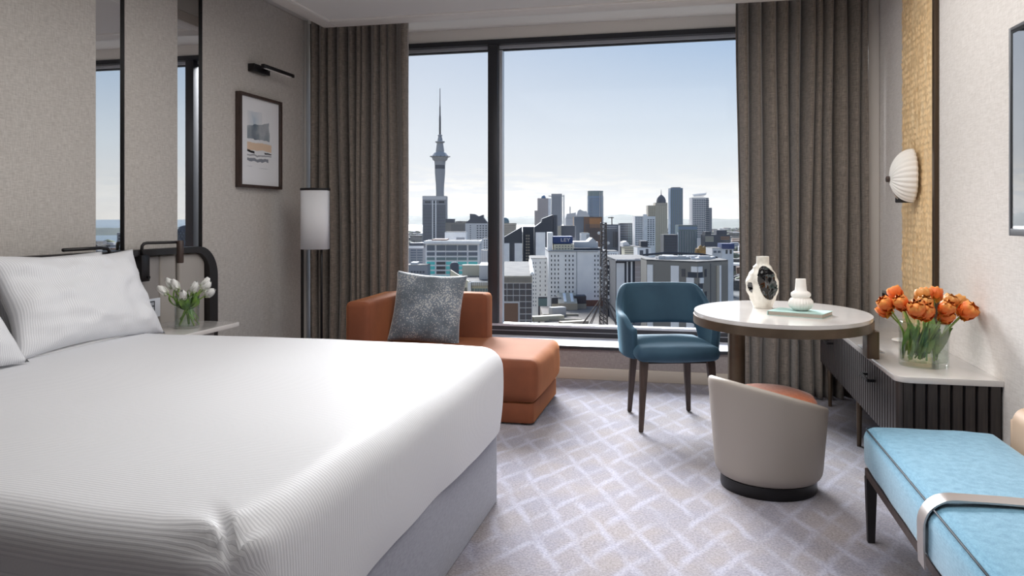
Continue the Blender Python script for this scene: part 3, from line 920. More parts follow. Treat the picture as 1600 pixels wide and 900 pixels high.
grid(bm, 45, 9, chair_pt)
o = finish('back_shell', bm, M['blue_velvet'], ac, False, 180)
sd = o.modifiers.new('thickness', 'SOLIDIFY'); sd.thickness = .042; sd.offset = -1; subsurf(o, 2)
bm = bmesh.new()
puffed(bm, -.232, .232, -.27, .225, .395, .475, .032, .016); finish('seat', bm, M['blue_velvet'], ac, False, 180)
for sx, sy, tx, ty in ((-1, -1, .215, -.245), (1, -1, .215, -.245), (-1, 1, .185, .215), (1, 1, .185, .215)):
    bm = bmesh.new(); n = 4
    top = Vector((sx * tx * .88, ty * .86, .392)); bot = Vector((sx * tx, ty, .002))
    ring = []
    for p, w in ((bot, .012), (top, .022)):
        ring.append([bm.verts.new(p + Vector((dx * w, dy * w, 0))) for dx, dy in ((-1, -1), (1, -1), (1, 1), (-1, 1))])
    for k in range(4):
        bm.faces.new((ring[0][k], ring[0][(k + 1) % 4], ring[1][(k + 1) % 4], ring[1][k]))
    bm.faces.new(ring[0][::-1]); bm.faces.new(ring[1])
    bmesh.ops.bevel(bm, geom=bm.edges[:], offset=.003, segments=2, affect='EDGES')
    finish('leg', bm, M['walnut'], ac, False, 40)
bx('under_frame', M['carcass'], -.20, .20, -.21, .19, .375, .394, ac, bev=.004)

# ================================================================== OVAL TABLE
TX, TY, TA, TB, TZ = .425, 4.02, .415, .52, .74
tb = thing('oval_table', 'oval white marble table with bronze rim beside the blue armchair', 'table', (TX, TY, 0))
el = lambda k, n=72: [((TA + k) * math.cos(2 * PI * i / n), (TB + k) * math.sin(2 * PI * i / n)) for i in range(n)]
bm = bmesh.new(); prism(bm, el(-.004), TZ - .018, TZ, .003, 2); finish('marble_top', bm, M['marble'], tb, False, 40)
bm = bmesh.new(); prism(bm, el(0), TZ - .058, TZ - .0185, .002, 2); finish('rim', bm, M['bronze'], tb, False, 40)
# rounded panel leg and short foot that stands on the sideboard
bm = bmesh.new(); prism(bm, [(x - .20, y + .22) for x, y in rrect(-.035, .045, -.10, .10, .034, 6)], .002, TZ - .0585); finish('panel_leg', bm, M['bronze'], tb, False, 40)
bm = bmesh.new(); prism(bm, [(x - .20, y + .22) for x, y in rrect(-.09, .09, -.13, .13, .03, 6)], .001, .012); finish('leg_plate', bm, M['bronze'], tb, False, 40)
ft = bmesh.new(); prism(ft, [(x + .372, y - .155) for x, y in rrect(-.018, .035, -.055, .055, .010, 4)], .5585, TZ - .0585, .003, 2); finish('short_foot', ft, M['bronze'], tb, False, 40)

# things on the table
bk = thing('book', 'slim pale teal hardcover book lying on the oval table', 'book', (.50, 3.885, TZ), R(-24))
bw, bd = .125, .085
bx('page_block', M['pages'], -bw + .003, bw - .002, -bd + .002, bd - .002, .0022, .0185, bk)
bx('cover', M['book'], -bw, bw, -bd, bd, .0187, .0207, bk); bx('cover', M['book'], -bw, bw, -bd, bd, .0002, .002, bk)
bx('spine', M['book'], -bw - .003, -bw + .001, -bd, bd, .001, .020, bk, bev=.001)

sv = thing('small_vase', 'small matte white bulbous vase standing on the teal book', 'vase', (.505, 3.90, TZ + .0212))
bm = bmesh.new()
prof = [(.026, 0), (.036, .004), (.050, .016), (.056, .030), (.054, .044), (.046, .056), (.038, .061), (.043, .067), (.046, .075), (.043, .084), (.034, .090), (.027, .094), (.025, .115), (.023, .145), (.0225, .149), (.019, .149), (.018, .12)]
lathe(bm, prof, 96, 0, 0, lambda a, j: 1 + (.035 * math.cos(a * 24) if 1 <= j <= 5 else 0), True, True); finish('body', bm, M['ceramic'], sv, False, 60)

av = thing('sculptural_vase', 'faceted stone-white vase with a glossy black hollow on the oval table', 'vase', (.355, 4.16, TZ + .0005), R(10))


def art_vase():
    nb, nzv = 144, 110
    A, B = bmesh.new(), bmesh.new()
    def rad(a, q):
        base = [(0, .046), (.06, .050), (.2, .056), (.36, .072), (.5, .076), (.64, .066), (.78, .045), (.86, .032), (1, .031)]
        for (q0, r0), (q1, r1) in zip(base, base[1:]):
            if q <= q1:
                r = r0 + (r1 - r0) * sm(q, q0, q1); break
        body = sm(q, .0, .2) * (1 - sm(q, .78, .88))
        r *= 1 + body * (.10 * math.cos(2 * a + .6 + 2.2 * q) + .06 * math.cos(3 * a - 3 * q))
        r += .010 * body * nz3(math.cos(a) * 2.5, math.sin(a) * 2.5, q * 5)
        return r
    a0 = -PI / 2 + .15
    def hole(a, q):
        da = (a - a0 + PI) % (2 * PI) - PI
        c = .50 + .0 * da
        e = math.hypot((da + .9 * (q - .5)) / (.86 + .14 * math.sin(8 * q + 1)), (q - c) / .325)
        da2 = (a - (a0 - 1.55) + PI) % (2 * PI) - PI
        e2 = math.hypot(da2 / .30, (q - .40) / .10)
        return min(e, e2)
    for part in (0, 1):
        bm = (A, B)[part]; V = {}
        def vert(i, j):
            i %= nb
            if (i, j) not in V:
                a, q = 2 * PI * i / nb, j / (nzv - 1)
                r = rad(a, q); h = hole(a, q)
                if part == 1:
                    r *= 1 - .42 * (1 - min(1, h) ** 2) ** .8 - .02
                elif h < 1.12:
                    r *= 1.0 - .06 * (1.12 - max(h, 1)) / .12
                V[(i, j)] = bm.verts.new((r * math.cos(a), r * math.sin(a), .262 * q))
            return V[(i, j)]
        for i in range(nb):
            for j in range(nzv - 1):
                inside = hole(2 * PI * (i + .5) / nb, (j + .5) / (nzv - 1)) < 1
                if inside == bool(part):
                    bm.faces.new((vert(i, j), vert(i + 1, j), vert(i + 1, j + 1), vert(i, j + 1)))
        if part == 0:
            bm.faces.new([vert(i, 0) for i in range(nb)][::-1]); bm.faces.new([vert(i, nzv - 1) for i in range(nb)])
    finish('body', A, M['white_glaze'], av, False, 50); finish('hollow', B, M['black_glaze'], av, False, 180)


art_vase()

# ================================================================== SIDEBOARD
SX0, SX1, SY0, SY1, SZ0, SZ1 = .815, 1.199, 3.43, 5.38, .275, .531
sb = thing('sideboard', 'long low sideboard with dark fluted front and white stone top', 'sideboard', (1.0, 4.4, 0))
bx('carcass', M['carcass'], SX0 + .014, SX1 - .001, SY0 + .014, SY1, SZ0, SZ1, sb, world=True)
bm = bmesh.new(); pts = [(SX1, SY1), (SX0 - .005, SY1)] + arc(SX0 - .005 + .05, SY0 - .008 + .05, .05, PI, 1.5 * PI, 8) + [(SX1, SY0 - .008)]
prism(bm, pts, SZ1 + .001, SZ1 + .026, .003, 2); finish('stone_top', bm, M['marble'], sb, True, 40)
pitch = .048
bm = bmesh.new(); prism(bm, [(0, -.016), (.004, -.019), (.016, -.019), (.016, .019), (.004, .019), (0, .016)], SZ0 - .004, SZ1); slat_me = None
for k in range(40):
    y = SY0 + .045 + k * pitch
    if y > SY1 - .02:
        break
    if slat_me is None:
        so = finish('front_slat', bm, M['slat_wood'], sb, False, 40); slat_me = so.data
    else:
        so = bpy.data.objects.new('front_slat', slat_me); C.objects.link(so); so.parent = sb
    so.location = (SX0 - 1.0, y - 4.4, 0)
# end slats: same mesh turned
for k in range(8):
    x = SX0 + .040 + k * .0455
    so = bpy.data.objects.new('end_slat', slat_me); C.objects.link(so); so.parent = sb
    so.location = (x - 1.0, SY0 - 4.4, 0); so.rotation_euler = (0, 0, PI / 2)
bm = bmesh.new(); prism(bm, [(SX0, SY0 + .022), (SX0 + .004, SY0 + .01), (SX0 + .011, SY0 + .003), (SX0 + .02, SY0), (SX0 + .02, SY0 + .022)], SZ0 - .004, SZ1); finish('corner_slat', bm, M['slat_wood'], sb, True, 40)
for y in (3.90, 4.98):
    hd = bx('handle', M['black'], SX0 - .038, SX0 - .026, y - .09, y + .09, .452, .466, sb, bev=.002, world=True)
    XF[hd.name] = XF[sb.name]
    bx('handle_post', M['black'], SX0 - .026, SX0 - .001, y - .088, y - .074, .453, .465, hd, world=True); bx('handle_post', M['black'], SX0 - .026, SX0 - .001, y + .074, y + .088, .453, .465, hd, world=True)
for x, y in ((.86, 3.62), (.86, 4.40), (.86, 5.28), (1.15, 3.62), (1.15, 4.40), (1.15, 5.28)):
    bm = bmesh.new(); lathe(bm, [(.011, .001), (.016, SZ0 - .001)], 12, x, y); finish('leg', bm, M['bronze'], sb, True, 60)
pt = thing('power_hatch', 'flush grey power hatch in the stone top under the table edge', 'power hatch', (.86, 4.12, SZ1 + .026))
bx('hatch_lid', M['socket'], -.035, .03, -.11, .10, .0005, .004, pt, bev=.001); bx('hatch_rim', M['alu_light'], -.040, .035, -.118, .108, .0002, .0022, pt)
dk = thing('charging_pad', 'thin round white charging pad behind the orange tulips', 'charging pad', (1.075, 4.42, SZ1 + .0265))
bm = bmesh.new(); lathe(bm, [(.05, .0005), (.053, .003), (.051, .008), (.046, .010)], 40); finish('disc', bm, M['ceramic'], dk, False, 40)
bm = bmesh.new(); lathe(bm, [(.030, .0101), (.030, .0108)], 32); finish('centre_mark', bm, M['socket_white'], dk, False, 40)

# ================================================================== FLOWERS


def petal_mesh(w, h, cup, curl, n=5, mm=5, tip=.6):
    bm = bmesh.new()

    def f(a, b):
        u = a * 2 - 1
        wid = w * math.sin(PI * min(1, .12 + .80 * b ** .8)) ** .75 * (1 if b < .97 else tip)
        x = u * wid / 2
        y = cup * math.sin(PI * .62 * b) - curl * b * b - .25 * w * (1 - u * u) * 0 + .28 * w * u * u * (-1)
        return Vector((x, y, h * b))
    grid(bm, n, mm, f)
    return bm


def petal_material(name, c0, c1, c2):
    m = bpy.data.materials.new(name); m.use_nodes = True; t = m.node_tree; b = t.nodes['Principled BSDF']
    b.inputs['Roughness'].default_value = .5
    b.inputs['Subsurface Weight'].default_value = .0
    tc = N(t, 'ShaderNodeTexCoord'); s = N(t, 'ShaderNodeSeparateXYZ'); L(t, tc.outputs['Generated'], s.inputs[0])
    rp = ramp(t, [(0, c0), (.3, c1), (.8, c1), (1, c2)]); L(t, s.outputs[2], rp.inputs[0])
    nz = N(t, 'ShaderNodeTexNoise'); nz.inputs['Scale'].default_value = 8; L(t, tc.outputs['Generated'], nz.inputs[0])
    L(t, mixrgb(t, rp.outputs[0], c2, math_n(t, 'MULTIPLY', nz.outputs[0], .35)), b.inputs['Base Color'])
    return m


WHITE_P = petal_material('white_petal', rgb(205, 214, 180), rgb(240, 240, 236), rgb(248, 248, 246))
ORANGE_P = petal_material('orange_petal', rgb(214, 170, 60), rgb(230, 104, 36), rgb(248, 168, 84))
GOLD_P = petal_material('gold_petal', rgb(150, 146, 64), rgb(212, 140, 60), rgb(232, 176, 104))
STEM = mat('tulip_stem', rgb(160, 188, 96), .45, col2=rgb(120, 156, 70), nscale=20)
LEAF = mat('tulip_leaf', rgb(84, 130, 60), .42, col2=rgb(138, 172, 84), nscale=14)


def leaf_mesh(base, tip, w, bend):
    bm = bmesh.new(); base, tip = Vector(base), Vector(tip)
    d = tip - base; side = d.cross(Vector((bend[0], bend[1], .3))).normalized(); bv = Vector(bend)
    def f(a, b):
        u = a * 2 - 1
        c = base + d * b + bv * math.sin(PI * b)
        return c + side * (u * w * .5 * math.sin(PI * min(.985, .08 + .92 * b)) ** .7) + bv.normalized() * (.25 * w * u * u)
    grid(bm, 3, 8, f)
    return bm


def tulip(label, base, mid, head, size, pm, petals, group, tilt=(0, 0), leaf=None, double=False, me_cache={}):
    base, mid, head = Vector(base), Vector(mid), Vector(head)
    t = thing('tulip', label, 'tulip', base, group=group)
    bm = bmesh.new()
    pts = [base.lerp(mid, k / 4).lerp(mid.lerp(head, k / 4), k / 4) for k in range(5)]
    tube(bm, pts, .0038, 6); finish('stem', bm, STEM, t, True, 180)
    axis = (head - pts[-2]).normalized() + Vector((tilt[0], tilt[1], 0)); axis.normalize()
    q = Vector((0, 0, 1)).rotation_difference(axis).to_matrix().to_4x4()
    key = (pm.name, double)
    if key not in me_cache:
        if double:
            me_cache[key] = [(finish('petal', petal_mesh(.036, .036, .021, .004), pm, None, False, 180), .0), (finish('petal', petal_mesh(.032, .035, .014, .0), pm, None, False, 180), .5)]
        else:
            me_cache[key] = [(finish('petal', petal_mesh(.034, .048, .0185, .009), pm, None, False, 180), .0), (finish('petal', petal_mesh(.031, .047, .0145, .0075), pm, None, False, 180), .5)]
    bm = bmesh.new(); k_ = size
    if double:
        lathe(bm, [(.004 * k_, .0), (.012 * k_, .008 * k_), (.0145 * k_, .018 * k_), (.011 * k_, .028 * k_), (.004 * k_, .033 * k_)], 14)
    else:
        lathe(bm, [(.003 * k_, .0), (.009 * k_, .010 * k_), (.0095 * k_, .024 * k_), (.006 * k_, .036 * k_), (.002 * k_, .041 * k_)], 12)
    core = finish('bloom', bm, pm, t, False, 180); core.matrix_local = Matrix.Translation(head - base) @ q
    for ringi, (src, ph) in enumerate(me_cache[key]):
        cnt = petals[ringi]
        for k in range(cnt):
            if src.parent is None and src.name in C.objects and not src.get('used'):
                o = src; o['used'] = 1
            else:
                o = bpy.data.objects.new('petal', src.data); C.objects.link(o)
            o.parent = core
            ang = 2 * PI * (k + ph) / cnt
            o.matrix_local = Matrix.Rotation(ang, 4, 'Z') @ Matrix.Scale(size, 4)
    for lb, ltip, lw, lbend in (leaf or ()):
        finish('leaf', leaf_mesh(lb, ltip, lw, lbend), LEAF, t, True, 180)
    return t


def glass_vase(name, label, loc, r, h, wall, foot, rib=None):
    t = thing(name, label, 'vase', loc)
    bm = bmesh.new(); lathe(bm, [(r * .97, 0), (r, .004), (r, h), (r - wall, h), (r - wall, foot), (r * .5, foot - .002)], 64); finish('glass_body', bm, M['glass'], t, False, 40)
    bm = bmesh.new(); lathe(bm, [(r - wall - .0006, foot + .001), (r - wall - .0006, foot + .001 + h * .22)], 64); finish('water', bm, M['water'], t, False, 40)
    bm = bmesh.new()
    ringpts = [(r - wall / 2) * 1.0] 
    tube(bm, [((r - wall / 2) * math.cos(2 * PI * k / 64), (r - wall / 2) * math.sin(2 * PI * k / 64), h) for k in range(65)], wall * .75, 6, False); finish('rim', bm, M['glass'], t, False, 180)
    return t


# white tulips by the bed
WV = Vector((-2.672, 3.735, .601))
glass_vase('bedside_vase', 'clear glass cylinder vase of white tulips on the bedside table', WV, .063, .172, .004, .012)
wt = [('upper leftmost white tulip', -.075, .268, .00), ('lowest leftmost white tulip by the reading lamp', -.088, .240, -.04), ('white tulip third from the left', -.040, .258, -.02),
      ('small half-hidden white tulip bud in the middle', .005, .250, .05), ('front centre white tulip, lowest in the middle', .012, .218, -.07), ('upright white tulip right of the middle', .040, .248, -.03),
      ('highest right white tulip at the back', .068, .266, .03), ('white tulip second from the right', .088, .256, -.01), ('rightmost white tulip, wide open and leaning out', .112, .230, -.03)]
for i, (lab, a, z, b) in enumerate(wt):
    rn = random.Random(i); ang = rn.uniform(0, 2 * PI)
    hd = WV + RT * a + FW * b + Vector((0, 0, z - .052))
    bs = WV + RT * (-.5 * a + .02 * math.cos(ang)) + FW * (.03 * math.sin(ang)) + Vector((0, 0, .016))
    md = WV + RT * (a * .12) + FW * (b * .3) + Vector((0, 0, .13))
    tip = WV + RT * (a * .72) + FW * (b * .8 - .03) + Vector((0, 0, .205 - .02 * (i % 3)))
    tulip(lab + ' in the bedside vase', bs, md, hd, (.8 if 'bud' in lab else 1.38), WHITE_P, (3, 3), 'white tulips', (0, 0), [(md + Vector((0, 0, -.03)), tip, .030, (RT * (a * .2) - FW * .02)), (bs + Vector((0, 0, .03)), WV + RT * (a * .45) + FW * (.02 - b * .5) + Vector((0, 0, .19)), .026, (RT * (a * .15) + FW * .01))])

# orange tulips on the sideboard
OV = Vector((.985, 3.705, SZ1 + .0268))
glass_vase('sideboard_vase', 'wide clear glass vase packed with orange tulips on the sideboard', OV, .098, .190, .005, .022)
ot = [('leftmost orange tulip, seen side-on', -.150, .262, -.01, 0), ('low orange tulip under the leftmost one', -.128, .232, .03, 0), ('frilled orange tulip second from the left', -.105, .268, -.04, 0),
      ('topmost orange tulip at the back left', -.072, .292, .07, 0), ('large open orange tulip, front left', -.070, .246, -.085, 0), ('closed orange tulip beside the large front left one', -.032, .232, -.07, 0),
      ('greenish gold tulip bud left of the middle', -.018, .262, -.045, 1), ('gold tulip bud at the top middle', .012, .282, .03, 1), ('bright orange tulip at the top middle back', .038, .284, .06, 0),
      ('rounded orange tulip in the front middle', .034, .252, -.09, 0), ('low orange tulip below the front middle one', .046, .216, -.06, 0), ('amber tulip right of the middle', .078, .268, -.03, 1),
      ('red-orange tulip at the back right', .082, .288, .07, 0), ('large round orange tulip, front right', .112, .240, -.08, 0), ('gold tulip at the upper right edge', .146, .262, .02, 1), ('rightmost amber tulip, leaning out low', .148, .236, -.03, 1)]
for i, (lab, a, z, b, g) in enumerate(ot):
    rn = random.Random(i + 40)
    hd = OV + RT * a + FW * b + Vector((0, 0, z - .018))
    bs = OV + RT * (.36 * a - .026 + rn.uniform(-.015, .015)) + FW * (-.35 * b + rn.uniform(-.03, .02)) + Vector((0, 0, .028))
    md = OV + RT * (a * .50 + .010) + FW * (b * .5) + Vector((0, 0, .150))
    lf = [(bs + Vector((0, 0, .03)), OV + RT * (a * .62 + .02) + FW * (b * .55) + Vector((0, 0, .165 + .03 * (i % 3))), .026, (RT * .012 - FW * .006)),
          (bs + Vector((.004, .003, .012)), OV + RT * (a * .52 - .012) + FW * (-.06 + .03 * (i % 4)) + Vector((0, 0, .19 - .02 * (i % 2))), .024, (RT * -.008 - FW * .008))]
    tulip(lab + ' in the sideboard vase', bs, md, hd, 2.1 if 'large' in lab else 1.8, GOLD_P if g else ORANGE_P, (6, 5), 'orange tulips', (RT.x * a * 1.2, -.25 if b < 0 else .1), lf, True)

# ================================================================== TUB CHAIR
tc_ = thing('tub_chair', 'low taupe leather tub chair with coral seat, back to the camera', 'chair', (.335, 3.66, 0))
bm = bmesh.new()
TH0 = R(218)


def rimz(a):
    return .424 + .076 * math.cos(a - TH0)


def tub(a, b):
    an = 2 * PI * a
    zt = rimz(an); z = .045 + (zt - .045) * b
    r = .228 + .036 * (z - .05) / .45 - .030 * (1 - sm(z, .04, .085)) ** 2
    return Vector((r * math.cos(an), r * math.sin(an), z))


grid(bm, 72, 16, tub, True)
o = finish('shell', bm, M['taupe_leather'], tc_, False, 180); sd = o.modifiers.new('thickness', 'SOLIDIFY'); sd.thickness = .034; sd.offset = -1; subsurf(o, 1)
bm = bmesh.new(); lathe(bm, [(.150, .30), (.190, .32), (.205, .345), (.206, .385), (.19, .410), (.13, .430), (.06, .437)], 48); finish('seat_cushion', bm, M['coral'], tc_, False, 180)
bm = bmesh.new(); lathe(bm, [(.205, .001), (.207, .01), (.205, .052)], 48); finish('swivel_base', bm, M['black'], tc_, False, 40)
bm = bmesh.new(); lathe(bm, [(.190, .052), (.19, .20), (.18, .302)], 40); finish('inner_drum', bm, M['taupe_leather'], tc_, False, 60)

# ================================================================== BENCH
bn = thing('bench', 'sky blue upholstered bench with silver strap and dark piping by the wall', 'bench', (.9, 2.4, 0))
B0, B1, BYA, BYB = .625, 1.075, 1.62, 3.14
bm = bmesh.new()
puffed(bm, B0, B1, BYA, BYB, .268, .425, .036, .016); finish('seat', bm, M['bench_blue'], bn, True, 180)
bm = bmesh.new()
tube(bm, [(B0 + .006, BYA + .03, .4165), (B0 + .0035, 2.0, .4215), (B0 + .003, 2.38, .4225), (B0 + .0035, 2.75, .4215), (B0 + .006, BYB - .035, .4165), (B0 + .012, BYB - .012, .4145), (B0 + .03, BYB - .004, .4165)], .0032, 6)
finish('piping', bm, M['piping'], bn, True, 180)
for y in (2.30,):
    bm = bmesh.new()
    cx_, cz_, rr = B0 + .060, .370, .083
    path = [(B0 - .020, .262), (B0 - .0225, .32)] + [(cx_ + rr * math.cos(a), cz_ + rr * math.sin(a)) for a in [PI - PI / 2 * i / 10 for i in range(11)]] + [(.80, .4535), (.95, .451), (1.03, .443), (1.072, .428), (1.09, .40)]
    inn = [(x + (.005 if i < 6 else .002), z - (.001 if i < 6 else .005)) for i, (x, z) in enumerate(path)]
    Vv = [[[bm.verts.new((x, yy, z)) for x, z in pp] for yy in (y - .030, y + .030)] for pp in (path, inn)]
    n = len(path)
    for i in range(n - 1):
        bm.faces.new((Vv[0][0][i], Vv[0][0][i + 1], Vv[0][1][i + 1], Vv[0][1][i])); bm.faces.new((Vv[1][0][i], Vv[1][1][i], Vv[1][1][i + 1], Vv[1][0][i + 1]))
        for s in (0, 1):
            bm.faces.new((Vv[0][s][i], Vv[0][s][i + 1], Vv[1][s][i + 1], Vv[1][s][i]))
    for k in (0, n - 1):
        bm.faces.new((Vv[0][0][k], Vv[0][1][k], Vv[1][1][k], Vv[1][0][k]))
    finish('silver_strap', bm, M['silver'], bn, True, 40)
bx('rail', M['walnut'], B0 + .006, B0 + .034, BYA + .02, BYB - .01, .240, .267, bn, world=True); bx('rail', M['walnut'], B1 - .034, B1 - .006, BYA + .02, BYB - .01, .240, .267, bn, world=True)
bx('rail', M['walnut'], B0 + .034, B1 - .034, BYB - .038, BYB - .012, .240, .267, bn, world=True)
for x in (B0 + .022, B1 - .022):
    for y in (BYA + .045, BYB - .035):
        bm = bmesh.new(); ring = []
        for z, w in ((.002, .012), (.24, .019)):
            ring.append([bm.verts.new((x + dx * w, y + dy * w, z)) for dx, dy in ((-1, -1), (1, -1), (1, 1), (-1, 1))])
        for k in range(4):
            bm.faces.new((ring[0][k], ring[0][(k + 1) % 4], ring[1][(k + 1) % 4], ring[1][k]))
        bm.faces.new(ring[0][::-1]); bm.faces.new(ring[1]); finish('leg', bm, M['bronze_black'], bn, True)
bm = bmesh.new()
pr = rrect(1.085, 1.19, .33, .545, .050, 7)
lo = [bm.verts.new((x, BYA + .02, z)) for x, z in pr]; hi = [bm.verts.new((x, BYB - .10, z)) for x, z in pr]
bm.faces.new(lo); fe = bm.faces.new(hi[::-1])
for i in range(len(pr)):
    bm.faces.new((lo[i], hi[i], hi[(i + 1) % len(pr)], lo[(i + 1) % len(pr)]))
bmesh.ops.bevel(bm, geom=list(fe.edges), offset=.022, segments=3, profile=.5, affect='EDGES')
finish('back_bolster', bm, M['tan_leather'], bn, True, 60)

# ================================================================== RIGHT WALL
op = thing('carved_panel', 'tall pair of scalloped golden oak boards behind the shell lamp', 'wall panel', (1.19, 4.57, 0))


def carved_board(y0, y1, seed):
    """Board whose face is cut in staggered gouge scoops."""
    bm = bmesh.new(); rnd = random.Random(seed); zb = .560; zt = CE - .003 - zb
    a, b = .0125, .030
    cols, rws = int((y1 - y0) / (a * 1.55)) + 3, int(zt / (b * 1.2)) + 3
    ctr = {}
    for i in range(-1, cols + 1):
        for j in range(-1, rws + 1):
            ctr[i, j] = ((i + .5 * (j % 2) + rnd.uniform(-.2, .2)) * a * 1.55, (j + rnd.uniform(-.2, .2)) * b * 1.2, rnd.uniform(.8, 1.15))
    ny, nzz = 46, 340

    def f(u, v):
        y, z = (y1 - y0) * u, zt * v
        i0, j0 = int(y / (a * 1.55)), int(z / (b * 1.2)); e = 9
        for i in (i0 - 1, i0, i0 + 1):
            for j in (j0 - 1, j0, j0 + 1):
                c = ctr.get((i, j))
                if c:
                    e = min(e, (((y - c[0]) / a) ** 2 + ((z - c[1]) / b) ** 2) * c[2])
        edge = 0 if 0 < u < 1 and 0 < v < 1 else .003
        return Vector((1.1865 - .0085 * min(1.2, e) + edge, y0 + y, zb + z))
    V = grid(bm, ny, nzz, f)
    back = [bm.verts.new((1.198, y, zb + z)) for y, z in ((y0, 0), (y1, 0), (y1, zt), (y0, zt))]
    rim = [[V[i][0] for i in range(ny)], [V[ny - 1][j] for j in range(nzz)], [V[ny - 1 - i][nzz - 1] for i in range(ny)], [V[0][nzz - 1 - j] for j in range(nzz)]]
    for k in range(4):
        bm.faces.new(rim[k] + [back[(k + 1) % 4], back[k]])
    bm.faces.new(back)
    return finish('board', bm, M['oak'], op, True, 35)


carved_board(4.576, 4.886, 1); carved_board(4.29, 4.570, 2)
bx('edge_strip', M['panel_edge'], 1.178, 1.198, 4.245, 4.288, .560, CE - .003, op, bev=.002, world=True)
bx('joint_line', M['carcass'], 1.188, 1.198, 4.5703, 4.5757, .560, CE - .003, op, world=True)

sc = thing('shell_sconce', 'white ribbed shell wall lamp mounted on the carved oak boards', 'wall lamp', (1.175, 4.575, 1.42))
bm = bmesh.new()


def shell_pt(a, b):
    an = R(-168) + a * R(336)                        # nearly closed oval, split at the hinge below
    rim_z, rim_y = .146 * math.cos(an), .105 * math.sin(an)
    if math.cos(an) < 0:
        rim_z *= .95
    q = math.sin(b * PI / 2)
    dep = .115 * math.cos(b * PI / 2) ** .9
    rib = 1 + .028 * math.sin(a * 2 * PI * 26) * b ** .6
    return Vector((-.012 - dep * (1 + .02 * math.sin(a * 2 * PI * 26) * min(1, 3 * b)), rim_y * q * rib, -.012 + (rim_z + .012) * q * rib))


V = grid(bm, 261, 20, lambda a, b: shell_pt(a, .02 + .98 * b))
o = finish('shell_shade', bm, M['ceramic'], sc, False, 180); sd = o.modifiers.new('thickness', 'SOLIDIFY'); sd.thickness = .004; sd.offset = 0
bm = bmesh.new(); lathe(bm, [(.013, 0), (.016, .004), (.016, .020), (.012, .024)], 20); kn = finish('knob', bm, M['walnut'], sc, False, 40); kn.rotation_euler = (0, -PI / 2, 0); kn.location = (-.122, 0, -.012)
bm = bmesh.new(); tube(bm, [(-.128, 0, -.026), (-.120, 0, -.06), (-.105, 0, -.095), (-.085, 0, -.118)], .006, 8); finish('arm', bm, M['silver'], sc, False, 180)
bm = bmesh.new(); prism(bm, [(-.01, -.02), (-.01, .02), (-.095, .02), (-.075, -.02)], -.140, -.108, .004, 2); finish('bracket', bm, M['bronze_black'], sc, False, 40)
bm = bmesh.new(); lathe(bm, [(.05, 0), (.05, .008)], 32); o = finish('back_plate', bm, M['bronze_black'], sc, False, 40); o.rotation_euler = (0, -PI / 2, 0); o.location = (.001, 0, .0)

tv = thing('television', 'wall television with slim silver bezel cut off by the right edge', 'television', (1.128, 3.13, 0), R(3.2))
V0, V1, Z0, Z1 = -1.36, 0.0, 1.135, 1.879
bw = .012                                              # local y runs along the wall, -x faces the room
bx('screen', M['screen'], -.013, .004, V0 + .02, V1 - .024, Z0 + .026, Z1 - .024, tv)
bx('screen_border', M['tv_black'], -.0135, .004, V1 - .0235, V1 - bw, Z0 + bw, Z1 - bw, tv); bx('screen_border', M['tv_black'], -.0135, .004, V0 + bw, V1 - .0245, Z1 - .0235, Z1 - bw, tv)
bx('bezel_side', M['tv_bezel'], -.017, .010, V1 - bw + .0002, V1, Z0, Z1, tv, bev=.002); bx('bezel_side', M['tv_bezel'], -.017, .010, V0, V0 + bw, Z0, Z1, tv, bev=.002)
bx('bezel_top', M['tv_bezel'], -.017, .010, V0 + bw, V1 - bw, Z1 - bw + .0002, Z1, tv, bev=.002); bx('bezel_bottom', M['tv_bezel'], -.017, .010, V0 + bw, V1 - bw, Z0, Z0 + .0255, tv, bev=.002)
bx('mount_plate', M['black'], 1.150, 1.1995, 2.25, 2.55, 1.35, 1.66, tv, world=True)

ws = thing('wall_socket', 'grey double wall socket plate just above the sideboard', 'socket', (1.19, 5.25, .69))
wp = bx('plate', M['socket'], 1.191, 1.1995, 5.20, 5.40, .635, .735, ws, bev=.002, world=True); XF[wp.name] = XF[ws.name]
bx('insert', M['carcass'], 1.1885, 1.1908, 5.310, 5.385, .650, .720, wp, world=True); bx('insert', M['carcass'], 1.1885, 1.1908, 5.215, 5.290, .650, .720, wp, world=True)
# ================================================================== THE CITY
GZ = -70.0


def cm(name, r, g, b, rough=.8, **kw):
    return mat(name, rgb(r, g, b), rough, **kw)


CRF = cm('roof_felt', 74, 72, 72, .95, col2=rgb(100, 97, 94), nscale=.3)
CW = cm('city_white', 238, 236, 234, col2=rgb(224, 223, 224), nscale=.2)
CLG = cm('city_light_grey', 206, 204, 204)
CG = cm('city_grey', 146, 147, 152)
CDG = cm('city_dark_grey', 84, 86, 94)
CCH = cm('city_charcoal', 62, 65, 74)
CTA = cm('city_taupe', 128, 124, 118)
CBE = cm('city_beige', 178, 168, 152)
CCR = cm('city_cream', 206, 198, 176)
CPK = cm('city_pink_stone', 176, 164, 160)
CBR = cm('city_brown', 122, 92, 74)
COR = cm('city_orange', 176, 122, 78)  # orange for the painted sunlit office face and a few floor bands
CBL = cm('city_blue', 44, 64, 112)
CRD = cm('city_brick', 132, 88, 74)
GLD = cm('glass_dark', 46, 52, 64, .25, spec=.6)
GLM = cm('glass_mid', 84, 96, 112, .22, spec=.6)
GLB = cm('glass_blue', 92, 122, 150, .18, spec=.7)
GLT = cm('glass_teal', 84, 196, 190, .22, spec=.6)
GLG = cm('glass_green_grey', 96, 118, 122, .22, spec=.6)
CST = cm('mast_steel', 92, 84, 80, .6)
CON = cm('tower_concrete', 150, 152, 156, .8)


